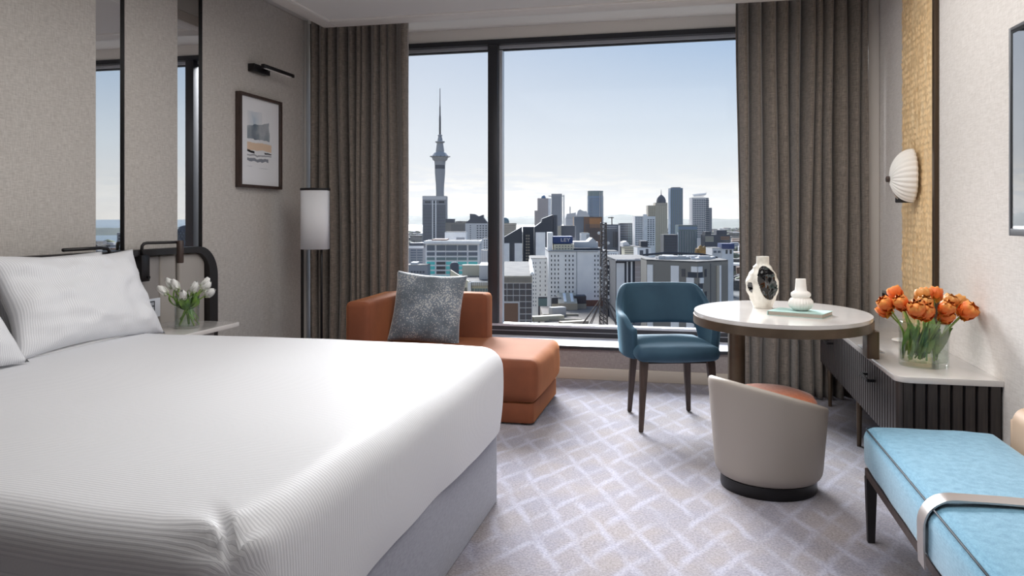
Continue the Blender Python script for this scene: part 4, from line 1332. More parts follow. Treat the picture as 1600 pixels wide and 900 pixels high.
class Bld:
    """A building whose front stands D metres off, between picture columns u0 and u1, topped at row vt."""

    def __init__(s, name, label, u0, u1, vt, D, m, depth=None, rot=0.0, body=True, top=None):
        s.k = D / FPX; s.D = D; s.uc = (u0 + u1) / 2
        s.W = (u1 - u0) * s.k; s.depth = depth or max(14, s.W * .8)
        p = atD(s.uc, 340, D)
        s.t = thing(name, label, 'building', (p.x, p.y, GZ), YAW + R(rot))
        s.H = s.z(vt)
        s.body = s.box('body', m, u0, u1, None, vt) if body else None
        if body:
            bx('roof', CRF, -s.W / 2 + .1, s.W / 2 - .1, .2, s.depth - .2, s.H, s.H + .25, s.t)

    def x(s, u):
        return (u - s.uc) * s.k

    def z(s, v):
        return CAMZ - GZ + (340 - v) * s.k

    def box(s, name, m, u0, u1, vb, vt, y0=0.0, y1=None, parent=None, **kw):
        return bx(name, m, s.x(u0), s.x(u1), y0, s.depth if y1 is None else y1, 0 if vb is None else s.z(vb), s.z(vt), parent or s.t, **kw)

    def wins(s, u0, u1, v0, v1, cols, rows, m, fx=.6, fz=.55, name='window_rows', proud=.12, single=False, skip=None, y=0.0, side=None):
        bm = None if single else bmesh.new()
        first = None
        for i in range(cols):
            for j in range(rows):
                if skip and skip(i, j):
                    continue
                a = s.x(u0) + (s.x(u1) - s.x(u0)) * (i + .5) / cols; w = (s.x(u1) - s.x(u0)) / cols * fx / 2
                c = s.z(v1) + (s.z(v0) - s.z(v1)) * (j + .5) / rows; h = abs(s.z(v0) - s.z(v1)) / rows * fz / 2
                if single:
                    if first is None:
                        o = bx(name, m, -w, w, -proud, .05, -h, h, s.t); first = o.data
                    else:
                        o = bpy.data.objects.new(name, first); C.objects.link(o); o.parent = s.t
                    o.location = (a, y, c)
                else:
                    if side is None:
                        box(bm, a - w, a + w, y - proud, y + .05, c - h, c + h)
        if not single:
            finish(name, bm, m, s.t, kind='stuff')
        return s

    def side_wins(s, right, cols, rows, v0, v1, m, fx=.5, fz=.5, name='side_windows'):
        bm = bmesh.new(); X = s.W / 2 if right else -s.W / 2
        for i in range(cols):
            for j in range(rows):
                a = s.depth * (i + .5) / cols; w = s.depth / cols * fx / 2
                c = s.z(v1) + (s.z(v0) - s.z(v1)) * (j + .5) / rows; h = abs(s.z(v0) - s.z(v1)) / rows * fz / 2
                box(bm, X - .12, X + .12, a - w, a + w, c - h, c + h)
        finish(name, bm, m, s.t, kind='stuff'); return s

    def bands(s, u0, u1, v0, v1, rows, m, fz=.4, name='floor_band', proud=.2):
        bm = bmesh.new()
        for j in range(rows):
            c = s.z(v1) + (s.z(v0) - s.z(v1)) * (j + .5) / rows; h = abs(s.z(v0) - s.z(v1)) / rows * fz / 2
            box(bm, s.x(u0), s.x(u1), -proud, .05, c - h, c + h)
        finish(name, bm, m, s.t, kind='stuff'); return s

    def fins(s, u0, u1, v0, v1, n, m, fx=.3, name='vertical_fins', proud=.5):
        bm = bmesh.new()
        for i in range(n):
            a = s.x(u0) + (s.x(u1) - s.x(u0)) * (i + .5) / n; w = abs(s.x(u1) - s.x(u0)) / n * fx / 2
            box(bm, a - w, a + w, -proud, .05, s.z(v1), s.z(v0))
        finish(name, bm, m, s.t, kind='stuff'); return s

    def poly(s, name, m, pts, y0=0.0, y1=None, **kw):
        """Front outline in picture (u, v), extruded to the building's depth."""
        bm = bmesh.new(); y1 = s.depth if y1 is None else y1
        A = [bm.verts.new((s.x(u), y0, s.z(v))) for u, v in pts]; B = [bm.verts.new((s.x(u), y1, s.z(v))) for u, v in pts]
        bm.faces.new(A); bm.faces.new(B[::-1]); n = len(pts)
        for i in range(n):
            bm.faces.new((A[i], B[i], B[(i + 1) % n], A[(i + 1) % n]))
        return finish(name, bm, m, s.t, **kw)


# ---- ground, water, hills


def polar(az, r, z):
    return Vector((r * math.sin(az), r * math.cos(az), z))


def coast(az):
    d = math.degrees(az)
    r = 3550 + 120 * math.sin(d * 2.1)
    r += (16000 - r) * sm(d, -9.2, -7.0)
    r += (5200 - r) * sm(d, 22, 33)
    r += (2300 - r) * sm(d, 37.2, 38.6)
    return r


GROUND = mat('city_ground', rgb(66, 68, 66), .95, col2=rgb(104, 104, 102), nscale=.02, nmix=(.42, .6))
bm = bmesh.new()
naz = 120; rows = [60, 150, 400, 900, None]
Vg = []
for i in range(naz + 1):
    az = R(-75) + R(150) * i / naz
    Vg.append([bm.verts.new(polar(az, r or coast(az), GZ)) for r in rows])
for i in range(naz):
    for j in range(len(rows) - 1):
        bm.faces.new((Vg[i][j], Vg[i + 1][j], Vg[i + 1][j + 1], Vg[i][j + 1]))
g = struct(finish('ground', bm, GROUND)); g['label'] = 'city ground with streets and low roofs far below the window'
WATER = mat('harbour_water', rgb(96, 112, 120), .3, spec=.5, bump=.3, bscale=.02, bdist=6)
bm = bmesh.new()
Vw = [[bm.verts.new(polar(R(-80) + R(160) * i / 60, r, GZ - 1.5)) for r in (1500, 8000, 30000)] for i in range(61)]
for i in range(60):
    for j in range(2):
        bm.faces.new((Vw[i][j], Vw[i + 1][j], Vw[i + 1][j + 1], Vw[i][j + 1]))
w_ = struct(finish('water', bm, WATER, None, False, 180)); w_['label'] = 'pale harbour water beyond the city'


def hill(name, label, az0, az1, r0, r1, hmax, seed, m, na=90, nr=10):
    bm = bmesh.new()
    def f(a, b):
        az = az0 + (az1 - az0) * a; r = r0 + (r1 - r0) * b
        d = math.degrees(az)
        e = math.sin(PI * min(1, max(0, b))) ** .8 * min(1, a * 9 + .02) ** .6 * min(1, (1 - a) * 9 + .02) ** .6
        n_ = .55 + .35 * nz3(d * .22 + seed, b * 1.3, seed) + .16 * nz3(d * .9, b * 3, seed + 4) + .05 * nz3(d * 4, b * 5, seed)
        return polar(az, r, GZ - 2 + hmax * max(0, n_) * e)
    grid(bm, na, nr, f)
    o = finish(name, bm, m, None, False, 180); return struct(o)


HILL = mat('far_hills', rgb(64, 74, 70), .95, col2=rgb(84, 92, 84), nscale=.004)
h1 = hill('hills', '', R(-32), R(-2), 7900, 11500, 172, 2.0, HILL); h1['label'] = 'long hazy hills across the harbour'
h2 = hill('hills', '', R(-9), R(34), 5200, 9800, 96, 9.0, HILL); h2['label'] = 'low hazy suburban ridge on the horizon'
h3 = hill('hills', '', R(34), R(60), 3600, 5200, 42, 5.0, HILL, 50); h3['label'] = 'low headland across the water seen in the mirrors'

# ---- observation tower
ot_ = thing('observation_tower', 'very tall slender concrete observation tower with a needle mast', 'tower', (*atD(687.5, 340, 1000).to_tuple()[:2], GZ))
k = 1000 / FPX; zt = lambda v: CAMZ - GZ + (340 - v) * k
bm = bmesh.new(); lathe(bm, [(6.5, 0), (5.2, zt(306)), (5.0, zt(300)), (5.4, zt(288)), (6.6, zt(270)), (6.7, zt(264))], 24); finish('shaft', bm, CON, ot_, False, 40)
bm = bmesh.new(); lathe(bm, [(6.6, zt(264)), (6.6, zt(258))], 24); finish('dark_ring', bm, CDG, ot_, False, 40)
bm = bmesh.new(); lathe(bm, [(6.8, zt(258)), (7.2, zt(252)), (9.6, zt(249.5)), (10.2, zt(246)), (13.0, zt(245)), (10.6, zt(243)), (8.2, zt(239)), (5.6, zt(237.5))], 32); finish('pod', bm, CON, ot_, False, 40)
bm = bmesh.new()
for i in range(16):
    a = 2 * PI * i / 16; tube(bm, [(9 * math.cos(a), 9 * math.sin(a), zt(246)), (13.2 * math.cos(a), 13.2 * math.sin(a), zt(244.5))], .5, 4)
finish('pod_spokes', bm, CDG, ot_, kind='stuff')
bm = bmesh.new(); lathe(bm, [(5.6, zt(237.5)), (4.0, zt(224)), (6.0, zt(222.5)), (6.2, zt(221)), (3.4, zt(219.5)), (2.2, zt(213)), (3.2, zt(212)), (2.8, zt(211)), (1.4, zt(210))], 24); finish('upper_collar', bm, CON, ot_, False, 40)
bm = bmesh.new(); tube(bm, [(0, 0, zt(212)), (0, 0, zt(182)), (0, 0, zt(181)), (0, 0, zt(167)), (0, 0, zt(166)), (0, 0, zt(138))], 1, 8, radii=[1.4, 1.3, .95, .9, .6, .4]); finish('needle_mast', bm, CDG, ot_, False, 180)

# ---- named buildings, far to near
b = Bld('tower_block', 'tall grey slab tower with a pale centre stripe below the needle tower', 660, 697, 306.5, 900, CG)
b.wins(661, 675, 320, 376, 1, 24, CDG, .98, .6); b.wins(681, 696, 320, 376, 1, 24, CDG, .98, .6); b.wins(677, 679.5, 320, 376, 1, 20, GLD, .9, .6, 'stair_windows')
b.box('white_stripe', CW, 675, 677, 378, 313, -.5, .5); b.box('white_stripe', CW, 680, 682, 378, 313, -.5, .5); b.box('roof_band', CLG, 660, 697, 312, 306.5, -.4, .5); b.wins(663, 695, 314, 317.5, 3, 1, GLD, .85, .9, 'crown_openings')

b = Bld('warehouse_block', 'brown crenellated old warehouse right of the grey slab tower', 696, 734, 348, 800, CTA)
b.box('stepped_wing', CDG, 696, 709, None, 342, 2); b.wins(705, 733, 350, 366, 14, 1, CDG, .4, .95, 'pilaster_gaps')
for i in range(7):
    b.box('merlon', CTA, 712 + i * 3.1, 713.6 + i * 3.1, 348, 345.5)
b = Bld('gabled_block', 'pale pink-grey block with dark gabled roof beside the mullion', 727, 776, 349, 720, CLG)
b.wins(744, 775, 351, 384, 7, 9, CDG, .6, .5); b.wins(734, 736, 351, 378, 1, 9, CDG, .8, .5, 'stair_windows')
b.poly('gable_roof', CDG, [(727, 349), (734, 342.5), (734, 334), (742, 334.5), (748, 338), (755, 335.5), (755, 339), (762, 348), (776, 346), (776, 350)], 1)
b = Bld('office_block', 'small white windowed office block close to the mullion', 754, 778, 373, 600, CW); b.wins(755, 777, 374.5, 395, 6, 6, GLD, .6, .55)
b = Bld('plant_room', 'white rooftop plant box standing behind the teal-glass offices', 695, 728, 363, 470, CW)
b.box('corner_block', CLG, 697, 702, 378, 372, -.4, .4); b.box('vent_panel', CG, 713, 726, 378, 371, -.3, .3)
b = Bld('plain_block', 'plain blue-grey windowless block beside the teal-glass offices', 747, 780, 392, 480, CLG); b.fins(748, 779, 393, 440, 8, CG, .08)

b = Bld('low_office', 'grey grid-fronted office at the far left edge by the curtain', 630, 662, 387, 460, CG)
b.wins(641, 661, 389, 420, 2, 8, GLM, .86, .6); b.bands(630, 662, 384, 388, 1, CW, .9, 'roof_edge'); b.box('roof_room', CDG, 638, 660, 388, 380, 4)
b = Bld('low_hall', 'low grey flat-roofed hall at the far left below the grid office', 626, 668, 415, 400, CG); b.wins(641, 664, 420, 440, 5, 2, CDG, .7, .3); b.box('roof_unit', CLG, 640, 650, 415, 411, 4)

# teal-glass offices: every bay is a part
b = Bld('glass_office', 'curved white office with bands of teal glass behind the cushion', 665, 749, 377, 420, CW)
b.box('roof_slab', CW, 663, 751, 380.5, 376.5, -2.0)
for r, (v0, v1, gm) in enumerate(((383, 391.5, GLM), (394, 399.5, GLM), (402, 406.5, GLG), (409, 413.5, GLT), (416, 421, GLT), (423.5, 428, GLT), (430.5, 435, GLT), (438, 444, GLT))):
    for (a0, a1) in ((667, 679.5), (682, 696), (697, 714), (715.5, 729.5), (732, 746)):
        mm = gm if not (r in (3, 4, 5) and int(a0) in (682,)) else GLD
        b.box('glass_bay', mm, a0, a1, v1, v0, -.35, .05)
b.box('roof_screen', CRD, 673, 696, 376.5, 374.5, 5); 
b = Bld('round_turret', 'small dark round turret rising in front of the teal glass', 703, 717, 412, 330, CDG, body=False)
bm = bmesh.new(); lathe(bm, [(1.9, 0), (1.9, b.z(414)), (1.5, b.z(411)), (.8, b.z(409.5))], 16); finish('drum', bm, CDG, b.t, False, 50)
b.bands(705, 715, 416, 440, 5, GLD, .4)

# white parapet building, left of mullion, corner towards the room
b = Bld('parapet_building', 'pale low building with rail-like parapet left of the mullion', 704, 800, 441, 235, CCR, depth=26, rot=0)
b.poly('side_wing', CCR, [(704, 421.5), (735, 441), (735, 520), (704, 520)], -.6, 1.0)
b.box('parapet', CW, 735, 800, 446, 440, -.5, .2)
bm = bmesh.new()
for i in range(22):
    box(bm, b.x(737 + i * 2.9), b.x(738.2 + i * 2.9), -.7, -.5, b.z(448), b.z(441))
finish('parapet_rails', bm, CBE, b.t, kind='stuff')
b.wins(737, 775, 450, 470, 9, 2, GLG, .8, .85); b.box('corner_pier', CW, 731, 736, 520, 441, -1.2, .1); b.wins(707, 730, 448, 470, 6, 1, GLD, .7, .9, 'wing_windows', y=-.7)
b.box('roof_box', CLG, 747, 790, 441, 417, 8, 24); b.box('roof_wall', CCR, 715, 750, 441, 421, 22, 25)
b = Bld('shed', 'tiny pale gabled roof peeping beside the cushion', 690, 716, 447, 200, CCR, depth=20); b.poly('gable_roof', CLG, [(690, 447), (700, 442), (716, 450), (716, 452), (690, 452)], -.5); b.box('window', GLD, 705, 712, 453, 449.5, -.2, .1)

b = Bld('dome_block', 'beige old block with a small glazed dome right of the mullion', 782, 807, 349, 820, CBE); b.wins(783, 806, 351, 375, 11, 7, CDG, .45, .5)
bm = bmesh.new(); lathe(bm, [(5.2, b.H), (5.2, b.H + 2), (4.2, b.H + 4.5), (2, b.H + 6), (.4, b.H + 6.6)], 16, b.x(788), 6); finish('dome', bm, GLG, b.t, False, 60)
b = Bld('stepped_tower', 'pinkish stone tower with stepped shoulder and round crown', 840, 858, 310, 1200, CPK); b.wins(841, 857, 312, 360, 6, 26, CG, .5, .5)
b.box('shoulder', CPK, 835.5, 841, None, 329, 1); b.box('white_edge', CW, 856.5, 861, 350, 310, -.6, .6)
bm = bmesh.new(); lathe(bm, [(3.6, b.H), (3.4, b.H + 2), (2.4, b.H + 4), (.6, b.H + 5.2)], 16, b.x(849.5), 5); finish('crown', bm, GLB, b.t, False, 60)
b = Bld('plain_tower', 'grey tower with white scaffold-like edge right of the pink one', 862, 878, 303, 1150, CG); b.wins(863, 876, 306, 360, 5, 30, GLM, .55, .5)
b.box('edge_frame', CLG, 880.5, 882, None, 304.5, 0, 2); b.wins(877, 881.5, 306, 350, 1, 22, CLG, .9, .3, 'open_deck', proud=.6); b.box('top_beam', CLG, 857, 882, 307, 305.5, 1, 3)
b = Bld('slant_apartments', 'charcoal apartment block with slanted roof and white panels, nearer the mullion', 782, 817, 379, 430, CCH, body=False)
b.poly('body', CCH, [(782, 374), (816, 354), (816.5, 470), (782, 470)]); b.box('white_panel', CW, 787, 796, 470, 380, -.4, .1); b.box('white_panel', CW, 804, 816, 470, 380, -.4, .1)
b.wins(783, 788, 386, 400, 1, 3, GLD, .9, .4, 'balconies')
b = Bld('stair_tower', 'narrow dark stair tower with open balconies between slanted blocks', 817, 836, 355, 445, CCH); b.wins(821, 828, 366, 430, 2, 14, CBE, .8, .6, 'open_landings')
b = Bld('slant_apartments', 'taller charcoal apartment block with jagged slanted roof and white panels', 834, 872, 341, 420, CCH, body=False)
b.poly('body', CCH, [(835, 355), (846, 347), (847, 342), (864, 335.5), (865, 470), (835, 470)]); b.box('side_wall', CDG, 865, 871, None, 336, 2); b.box('white_panel', CW, 837, 852, 470, 363, -.4, .1); b.box('white_panel', CW, 856, 864, 470, 363, -.4, .1)
b = Bld('domed_hall', 'white hall with curved shell roofs left of the round glass tower', 884, 921, 341, 1050, CLG, depth=40)
b.poly('shell_roof', CLG, [(900, 341), (903, 329), (906, 327), (912, 330), (916, 329.5), (921, 338), (921, 341)], 0, 30); b.poly('flat_roof', CLG, [(884, 341), (886, 334), (900, 332), (900, 341)], 2, 30)
bm = bmesh.new(); tube(bm, [(b.x(891.5), 8, b.z(334)), (b.x(891.5), 8, b.z(323))], .7, 6); finish('flagpole', bm, CG, b.t)
b = Bld('glass_tower', 'tall blue glass tower with pale see-through crown', 919, 944, 306, 1300, GLB, body=False)
bm = bmesh.new(); w = b.W / 2; prism(bm, [(x, y) for x, y in rrect(-w, w, 0, 2 * w, w * .75, 8)], 0, b.z(306)); finish('body', bm, GLB, b.t, False, 30)
bm = bmesh.new(); prism(bm, [(x, y) for x, y in rrect(-w * .97, w * .97, .4, 2 * w - .4, w * .72, 8)], b.z(306), b.z(298)); finish('crown', bm, GLG, b.t, False, 30)
b.bands(921, 941, 309, 372, 24, GLM, .25, 'floor_lines', .05); b.fins(936, 943, 300, 372, 3, CLG, .25, proud=.1)
b = Bld('grey_block', 'squat grey block with dark top left of the brown office', 877, 900, 353, 640, CG); b.box('dark_roof_wall', CDG, 877, 898, 371, 353, -.5, .4); b.wins(871, 879, 352, 372, 1, 1, CBE, .9, .9, 'pale_wall')
b = Bld('brown_office', 'brown stone office block, sunlit face painted orange, below the round glass tower', 899, 941, 339, 700, CBR, depth=30)
b.box('blue_glass_wing', GLM, 897, 912, 376, 339, -.4, .2); b.box('painted_sunlit_face', COR, 921, 939, 356, 341, -.4, .2); b.fins(914, 939, 350, 376, 8, CDG, .4, proud=.6)  # sunlight on part of the front is painted in as orange
b = Bld('thin_slab', 'thin white slab building with balconies before the brown office', 908, 921, 364.5, 620, CW); b.wins(916, 921, 366, 388, 1, 8, CDG, .9, .5, 'balconies')
b = Bld('dark_glass_block', 'dark glass block topped by a crane mast left of the twin dark block', 944, 966, 351, 820, GLM); b.bands(944, 964, 352, 358, 2, CLG, .4); b.fins(957, 965, 362, 386, 3, GLD, .5)
bm = bmesh.new(); tube(bm, [(b.x(957), 5, b.z(351)), (b.x(957), 5, b.z(339))], .6, 5); tube(bm, [(b.x(951), 5, b.z(340)), (b.x(960), 5, b.z(340))], .5, 5); finish('crane', bm, CST, b.t)
b = Bld('dark_glass_block', 'dark blue-green glass block left of the white apartments', 969, 992, 349, 800, GLD); b.bands(969, 992, 350, 385, 9, GLM, .3); b.fins(981, 992, 350, 385, 4, GLG, .3); b.box('light_edge', CLG, 966.5, 969, None, 352, 0, 2)
b = Bld('apartment_block', 'white apartment block with rows of balconies beside the domed tower', 992, 1024, 338, 760, CW)
b.wins(993, 1004, 339, 384, 4, 14, CDG, .6, .5); b.wins(1011, 1023, 342, 384, 3, 13, CDG, .65, .5, 'right_windows'); b.box('lift_core', CW, 1005, 1011, None, 335, -1, 3)
b = Bld('domed_tower', 'beige art deco tower with pointed grey dome and spire', 1024, 1043, 317, 900, CBE)
b.box('left_shoulder', CBE, 1013, 1025, None, 321, 1.5); b.fins(1014, 1042, 321, 392, 10, CCR, .35, proud=.5); b.wins(1014, 1042, 320, 392, 10, 26, CDG, .4, .5)
bm = bmesh.new(); w = 7.5 * b.k; lathe(bm, [(w, b.z(317)), (w * .98, b.z(313)), (w * .8, b.z(309)), (w * .45, b.z(306)), (.5, b.z(304)), (.15, b.z(296))], 20, b.x(1034.5), w); finish('dome', bm, CDG, b.t, False, 50)
b = Bld('slim_glass_tower', 'slim tall blue-green glass tower right of the domed one', 1047.5, 1067, 294, 1000, GLB)
b.fins(1048, 1066.5, 296, 370, 6, GLG, .35, proud=.4); b.bands(1048, 1067, 296, 368, 28, GLM, .2, 'floor_lines', .05); b.box('crown', GLM, 1051, 1064, 294, 292.5, 2, 12)
b = Bld('grid_tower', 'white gridded tower with slanted roof frame near the right curtain', 1081, 1103, 309, 1000, CLG)
b.wins(1083, 1102, 311, 372, 7, 18, GLM, .68, .72); b.box('set_back', CG, 1102, 1108, None, 309, 2); b.box('lower_step', CG, 1107, 1114, None, 324.5, 5); b.bands(1102, 1108, 312, 368, 18, GLM, .4)
bm = bmesh.new()
for i in range(6):
    tube(bm, [(b.x(1084 + i * 3), 1 + i, b.z(308)), (b.x(1090 + i * 3.2), 1 + i, b.z(302.5 - i * .35))], .45, 4)
for i in range(3):
    tube(bm, [(b.x(1084), 1 + i * 3, b.z(306 - i)), (b.x(1104), 1 + i * 3, b.z(304 - i))], .45, 4)
finish('roof_frame', bm, CW, b.t, kind='stuff')
b = Bld('green_glass_block', 'mid-rise green-grey glass block in front of the gridded tower', 1060, 1089, 352, 700, GLG)
b.fins(1061, 1088, 361, 400, 7, CG, .35); b.fins(1061, 1088, 361, 400, 7, GLD, .2, 'dark_slots', .2); b.bands(1060, 1089, 354, 359, 1, GLB, .9, 'sloped_glazing', .8); b.box('thin_mast', CW, 1058.5, 1060, None, 363, 0, 1)
b = Bld('dark_block', 'low charcoal block between the domed tower and green glass block', 1037, 1059, 367, 650, CCH); b.wins(1039, 1058, 370, 396, 6, 6, GLM, .4, .4)
b = Bld('lit_block', 'low dark block with yellow-lit floors near the right curtain', 1101, 1116, 367, 680, CDG); b.bands(1102, 1115, 369, 378, 4, CCR, .5, 'pale_floor'); b.box('roof_room', CCH, 1103, 1112, 367, 362, 2)  # yellowish light on the floors is painted as cream bands
b = Bld('hill_block', 'dark blocky building on the rise at the right curtain edge', 1116, 1141, 367, 720, CDG); b.box('upper_block', CDG, 1121, 1137, None, 359.5, 3); b.bands(1126, 1140, 369, 375, 2, COR, .4, 'pale_floor')
b = Bld('blue_roof_shop', 'low pale building with a blue fascia at the curtain edge', 1128, 1146, 389, 430, CW); b.box('blue_fascia', CBL, 1127, 1147, 389, 380.5, -.6, 8); b.wins(1132, 1145, 390, 397, 2, 1, GLD, .5, .9)
b = Bld('white_shed', 'low pale shed left of the blue-fascia building', 1113, 1128, 388, 420, CLG); b.wins(1114, 1127, 391, 396, 2, 1, GLM, .7, .7)
b = Bld('cream_terrace', 'cream stepped terrace building behind the charcoal-striped apartments', 976, 997, 385, 480, CCR); b.bands(976, 994, 386, 403, 5, CTA, .4, 'taupe_floor'); b.poly('hip_roof', CLG, [(974, 379), (980, 377), (986, 384), (974, 386)], 2)  # terrace floors banded in darker taupe
b = Bld('white_frame_building', 'white building with two dark square openings behind grey roofs', 996, 1017, 387, 440, CW); b.box('opening', CDG, 999.5, 1005, 400, 391, -.2, .1); b.box('opening', CDG, 1009, 1013, 400, 389, -.2, .1); b.box('dark_roof', CCH, 1004, 1015, 387, 377, 6)
b = Bld('low_white_block', 'low white block behind the lattice mast', 944, 966, 393, 400, CW); b.wins(946, 964, 395, 402, 5, 1, CDG, .35, .7)

# ---- white hotel with the blue sign box
b = Bld('white_hotel', 'big white hotel with rows of small dark windows in the middle', 857, 951, 393, 300, CW, depth=30)
b.box('parapet', CG, 856.5, 951, 393.5, 391.5, -.3)
for (a0, a1, n) in ((859, 875, 3), (881, 898, 3), (927, 942, 3)):
    b.wins(a0, a1, 396.5, 466, n, 10, GLD, .30, .48)
b.wins(908, 911, 424, 452, 1, 5, CW, .5, .2, 'wall_lamps'); b.box('joint', CG, 900.5, 901.5, 480, 393.5, -.12, .1)
b.box('dark_roof_edge', CCH, 897, 942, 393, 388, 2, 20); b.box('roof_units', CCR, 866, 897, 391.5, 382, 2, 22); b.wins(868, 896, 383, 391, 6, 2, CDG, .35, .4, 'louvres', y=2.0)
b.box('roof_block', CW, 856.5, 864, 392, 363.5, 3, 12); b.box('roof_hut', CLG, 900, 938, 388, 379, 8, 22); b.poly('roof_gable', CLG, [(922, 379), (929, 372.5), (936, 379)], 8, 20)
b.box('sign_box', CBL, 865, 896, 381, 370, 4, 14)
tcur = bpy.data.curves.new('sign_letters', 'FONT'); tcur.body = 'LEY'; tcur.size = 2.4; tcur.extrude = .05; tcur.align_x = 'CENTER'; tcur.align_y = 'CENTER'
to = bpy.data.objects.new('sign_letters', tcur); C.objects.link(to)
dg = bpy.context.evaluated_depsgraph_get(); me = bpy.data.meshes.new_from_object(to.evaluated_get(dg)); bpy.data.objects.remove(to); me.materials.append(CLG)
to = bpy.data.objects.new('sign_letters', me); C.objects.link(to); to.parent = b.t; to.location = (b.x(884.5), 3.9, b.z(375.5)); to.rotation_euler = (PI / 2, 0, 0); to.scale = (1, .8, 1)
b = Bld('white_hotel_wing', 'lower recessed white wing with windows left of the big hotel', 829, 856.8, 404.5, 312, CW, depth=24)
b.wins(831.5, 839, 408, 480, 2, 12, GLM, .32, .45); b.wins(840, 856, 407, 464, 2, 8, GLD, .14, .45, 'dark_windows'); b.box('dark_recess', CCH, 841, 857, 520, 464, -.2, .2); b.box('green_band', GLG, 841, 857, 478, 466, -.4, .2)

# ---- dark glass grid building right of mullion: panes are parts
b = Bld('glass_grid_building', 'dark glass-grid building with brown louvre top right of the mullion', 770, 831, 433, 190, CTA, depth=10)
b.box('front_frame', CLG, 770, 831.5, 520, 441, -.2, .1); b.box('louvre_band', CBE, 770, 831.5, 441.5, 431.5, -.4, .3)
bm = bmesh.new()
for i in range(34):
    box(bm, b.x(771 + i * 1.75), b.x(771.9 + i * 1.75), -.5, -.4, b.z(441), b.z(433))
finish('louvres', bm, CTA, b.t, kind='stuff')
for i in range(6):
    for j in range(8):
        u0 = 773.5 + i * 9.7; v0 = 443 + j * 9.6
        if u0 < 808 and v0 > 470:
            continue
        b.box('glass_pane', GLD, u0, u0 + 8.5, v0 + 8.2, v0, -.34, -.15)
b.box('brown_wall', CBR, 772, 809.5, 520, 473.5, -.4, .1)
bm = bmesh.new(); rf = [(770, 431.5), (831.5, 431.5), (797, 419), (770, 419)]
z = b.z(431.5); y1 = 62
vs = [bm.verts.new(p) for p in ((b.x(770), 0, z - .4), (b.x(831.5), 0, z - .4), (b.x(838), y1, z - .4), (b.x(770), y1, z - .4))]
vt_ = [bm.verts.new(v.co + Vector((0, 0, .5))) for v in vs]
bm.faces.new(vs[::-1]); bm.faces.new(vt_)
for i in range(4):
    bm.faces.new((vs[i], vs[(i + 1) % 4], vt_[(i + 1) % 4], vt_[i]))
finish('flat_roof', bm, CRF, b.t)
bm = bmesh.new(); tube(bm, [(b.x(831.5), 0, z + .6), (b.x(838), y1, z + .6)], .5, 4); finish('roof_kerb', bm, CW, b.t)

# ---- charcoal striped and grey balcony buildings on the right
b = Bld('balcony_block', 'narrow dark block with stacked white balconies behind the armchair', 949, 961, 407, 262, CCH, depth=12)
for j in range(8):
    b.box('balcony', CW, 950, 960.5, 414 + j * 8.2, 412 + j * 8.2, -1.2, .1)
b.wins(951, 960, 409, 478, 2, 8, GLM, .6, .4)
b = Bld('striped_apartments', 'white and navy striped apartment block above the armchair back', 962, 1021, 406, 245, CCH, depth=30)
b.box('flat_roof', CG, 962, 1022, 407.5, 405, -1.5); b.box('white_panel', CW, 963, 975.5, 520, 411, -.3, .1); b.box('white_stripe', CW, 979, 981, 520, 409, -.3, .1); b.box('white_stripe', CW, 985.5, 988, 520, 409, -.3, .1)
b.box('pink_glazing', CPK, 992, 1000.5, 520, 404, -.3, .1); b.bands(992, 1000.5, 405, 445, 5, CLG, .08, proud=.45); b.wins(1001, 1003, 408, 440, 1, 7, CBE, .9, .4, 'stair_lights'); b.box('white_panel', CLG, 1015, 1021.5, 520, 408, -.3, .1)

# grey building with corner: two wings meeting towards us
pc = atD(1090, 340, 190)
gb = Bld('balcony_apartments', 'taupe-grey corner apartment building with white balcony panels', 1090, 1090.1, 410, 190, CTA, body=False)
ZT = gb.z(411)
AL, AR = R(180 - 40), R(38)
for nm, ang, ln in (('left_wing', AL, 14.2), ('right_wing', AR, 12)):
    d = Vector((math.cos(ang), math.sin(ang), 0))
    q0, q1 = Vector((0, 0, 0)), d * ln
    bm = bmesh.new(); poly = [(q0.x, q0.y), (q1.x, q1.y), (q1.x, q1.y + 9), (q0.x, q0.y + 9)]
    if nm == 'left_wing':
        poly = poly[::-1]
    prism(bm, poly, 0, ZT); finish(nm, bm, CTA, gb.t)
    bm = bmesh.new(); prism(bm, poly, ZT + .01, ZT + .4); finish('roof_edge', bm, CRF, gb.t)


def on_wing(name, m, ang, s0, s1, v0, v1, proud=.18):
    d = Vector((math.cos(ang), math.sin(ang), 0)); n_ = Vector((d.y, -d.x, 0)) if d.x > 0 else Vector((-d.y, d.x, 0))
    z0, z1 = ZT - v1, ZT - v0
    a, c = d * s0, d * s1
    bm = bmesh.new(); P = [a, c, c + n_ * proud, a + n_ * proud]
    prism(bm, [(p.x, p.y) for p in P], z0, z1)
    return finish(name, bm, m, gb.t)


for j in range(6):
    h = .9 + j * 2.75
    e = j % 2
    on_wing('balcony_panel', CW, AL, .9 if e else .05, 2.9 if e else 1.6, h, h + 1.35, .3); on_wing('balcony_panel', CW, AR, .7 if e else .05, 2.0 if e else 1.5, h, h + 1.35, .3)
    on_wing('balcony_opening', CCH, AL, .2, 2.6, h + 1.4, h + 2.7, .06); on_wing('balcony_opening', CCH, AR, .2, 1.9, h + 1.4, h + 2.7, .06)
    if e == 0:
        on_wing('window', GLD, AL, 3.3, 4.3, h + .7, h + 2.6, .1); on_wing('window', GLD, AR, 2.6, 3.4, h + .7, h + 2.6, .1)
on_wing('white_panel', CW, AL, 5.0, 7.2, .9, 26, .25); on_wing('white_panel', CW, AL, 12.3, 13.9, .9, 26, .25); on_wing('pale_strip', CBE, AR, 7.3, 8.3, .9, 26, .2); on_wing('pale_strip', CW, AR, 8.3, 9.0, .9, 26, .2); on_wing('wall_joint', CDG, AR, 4.9, 5.05, .3, 26, .1)
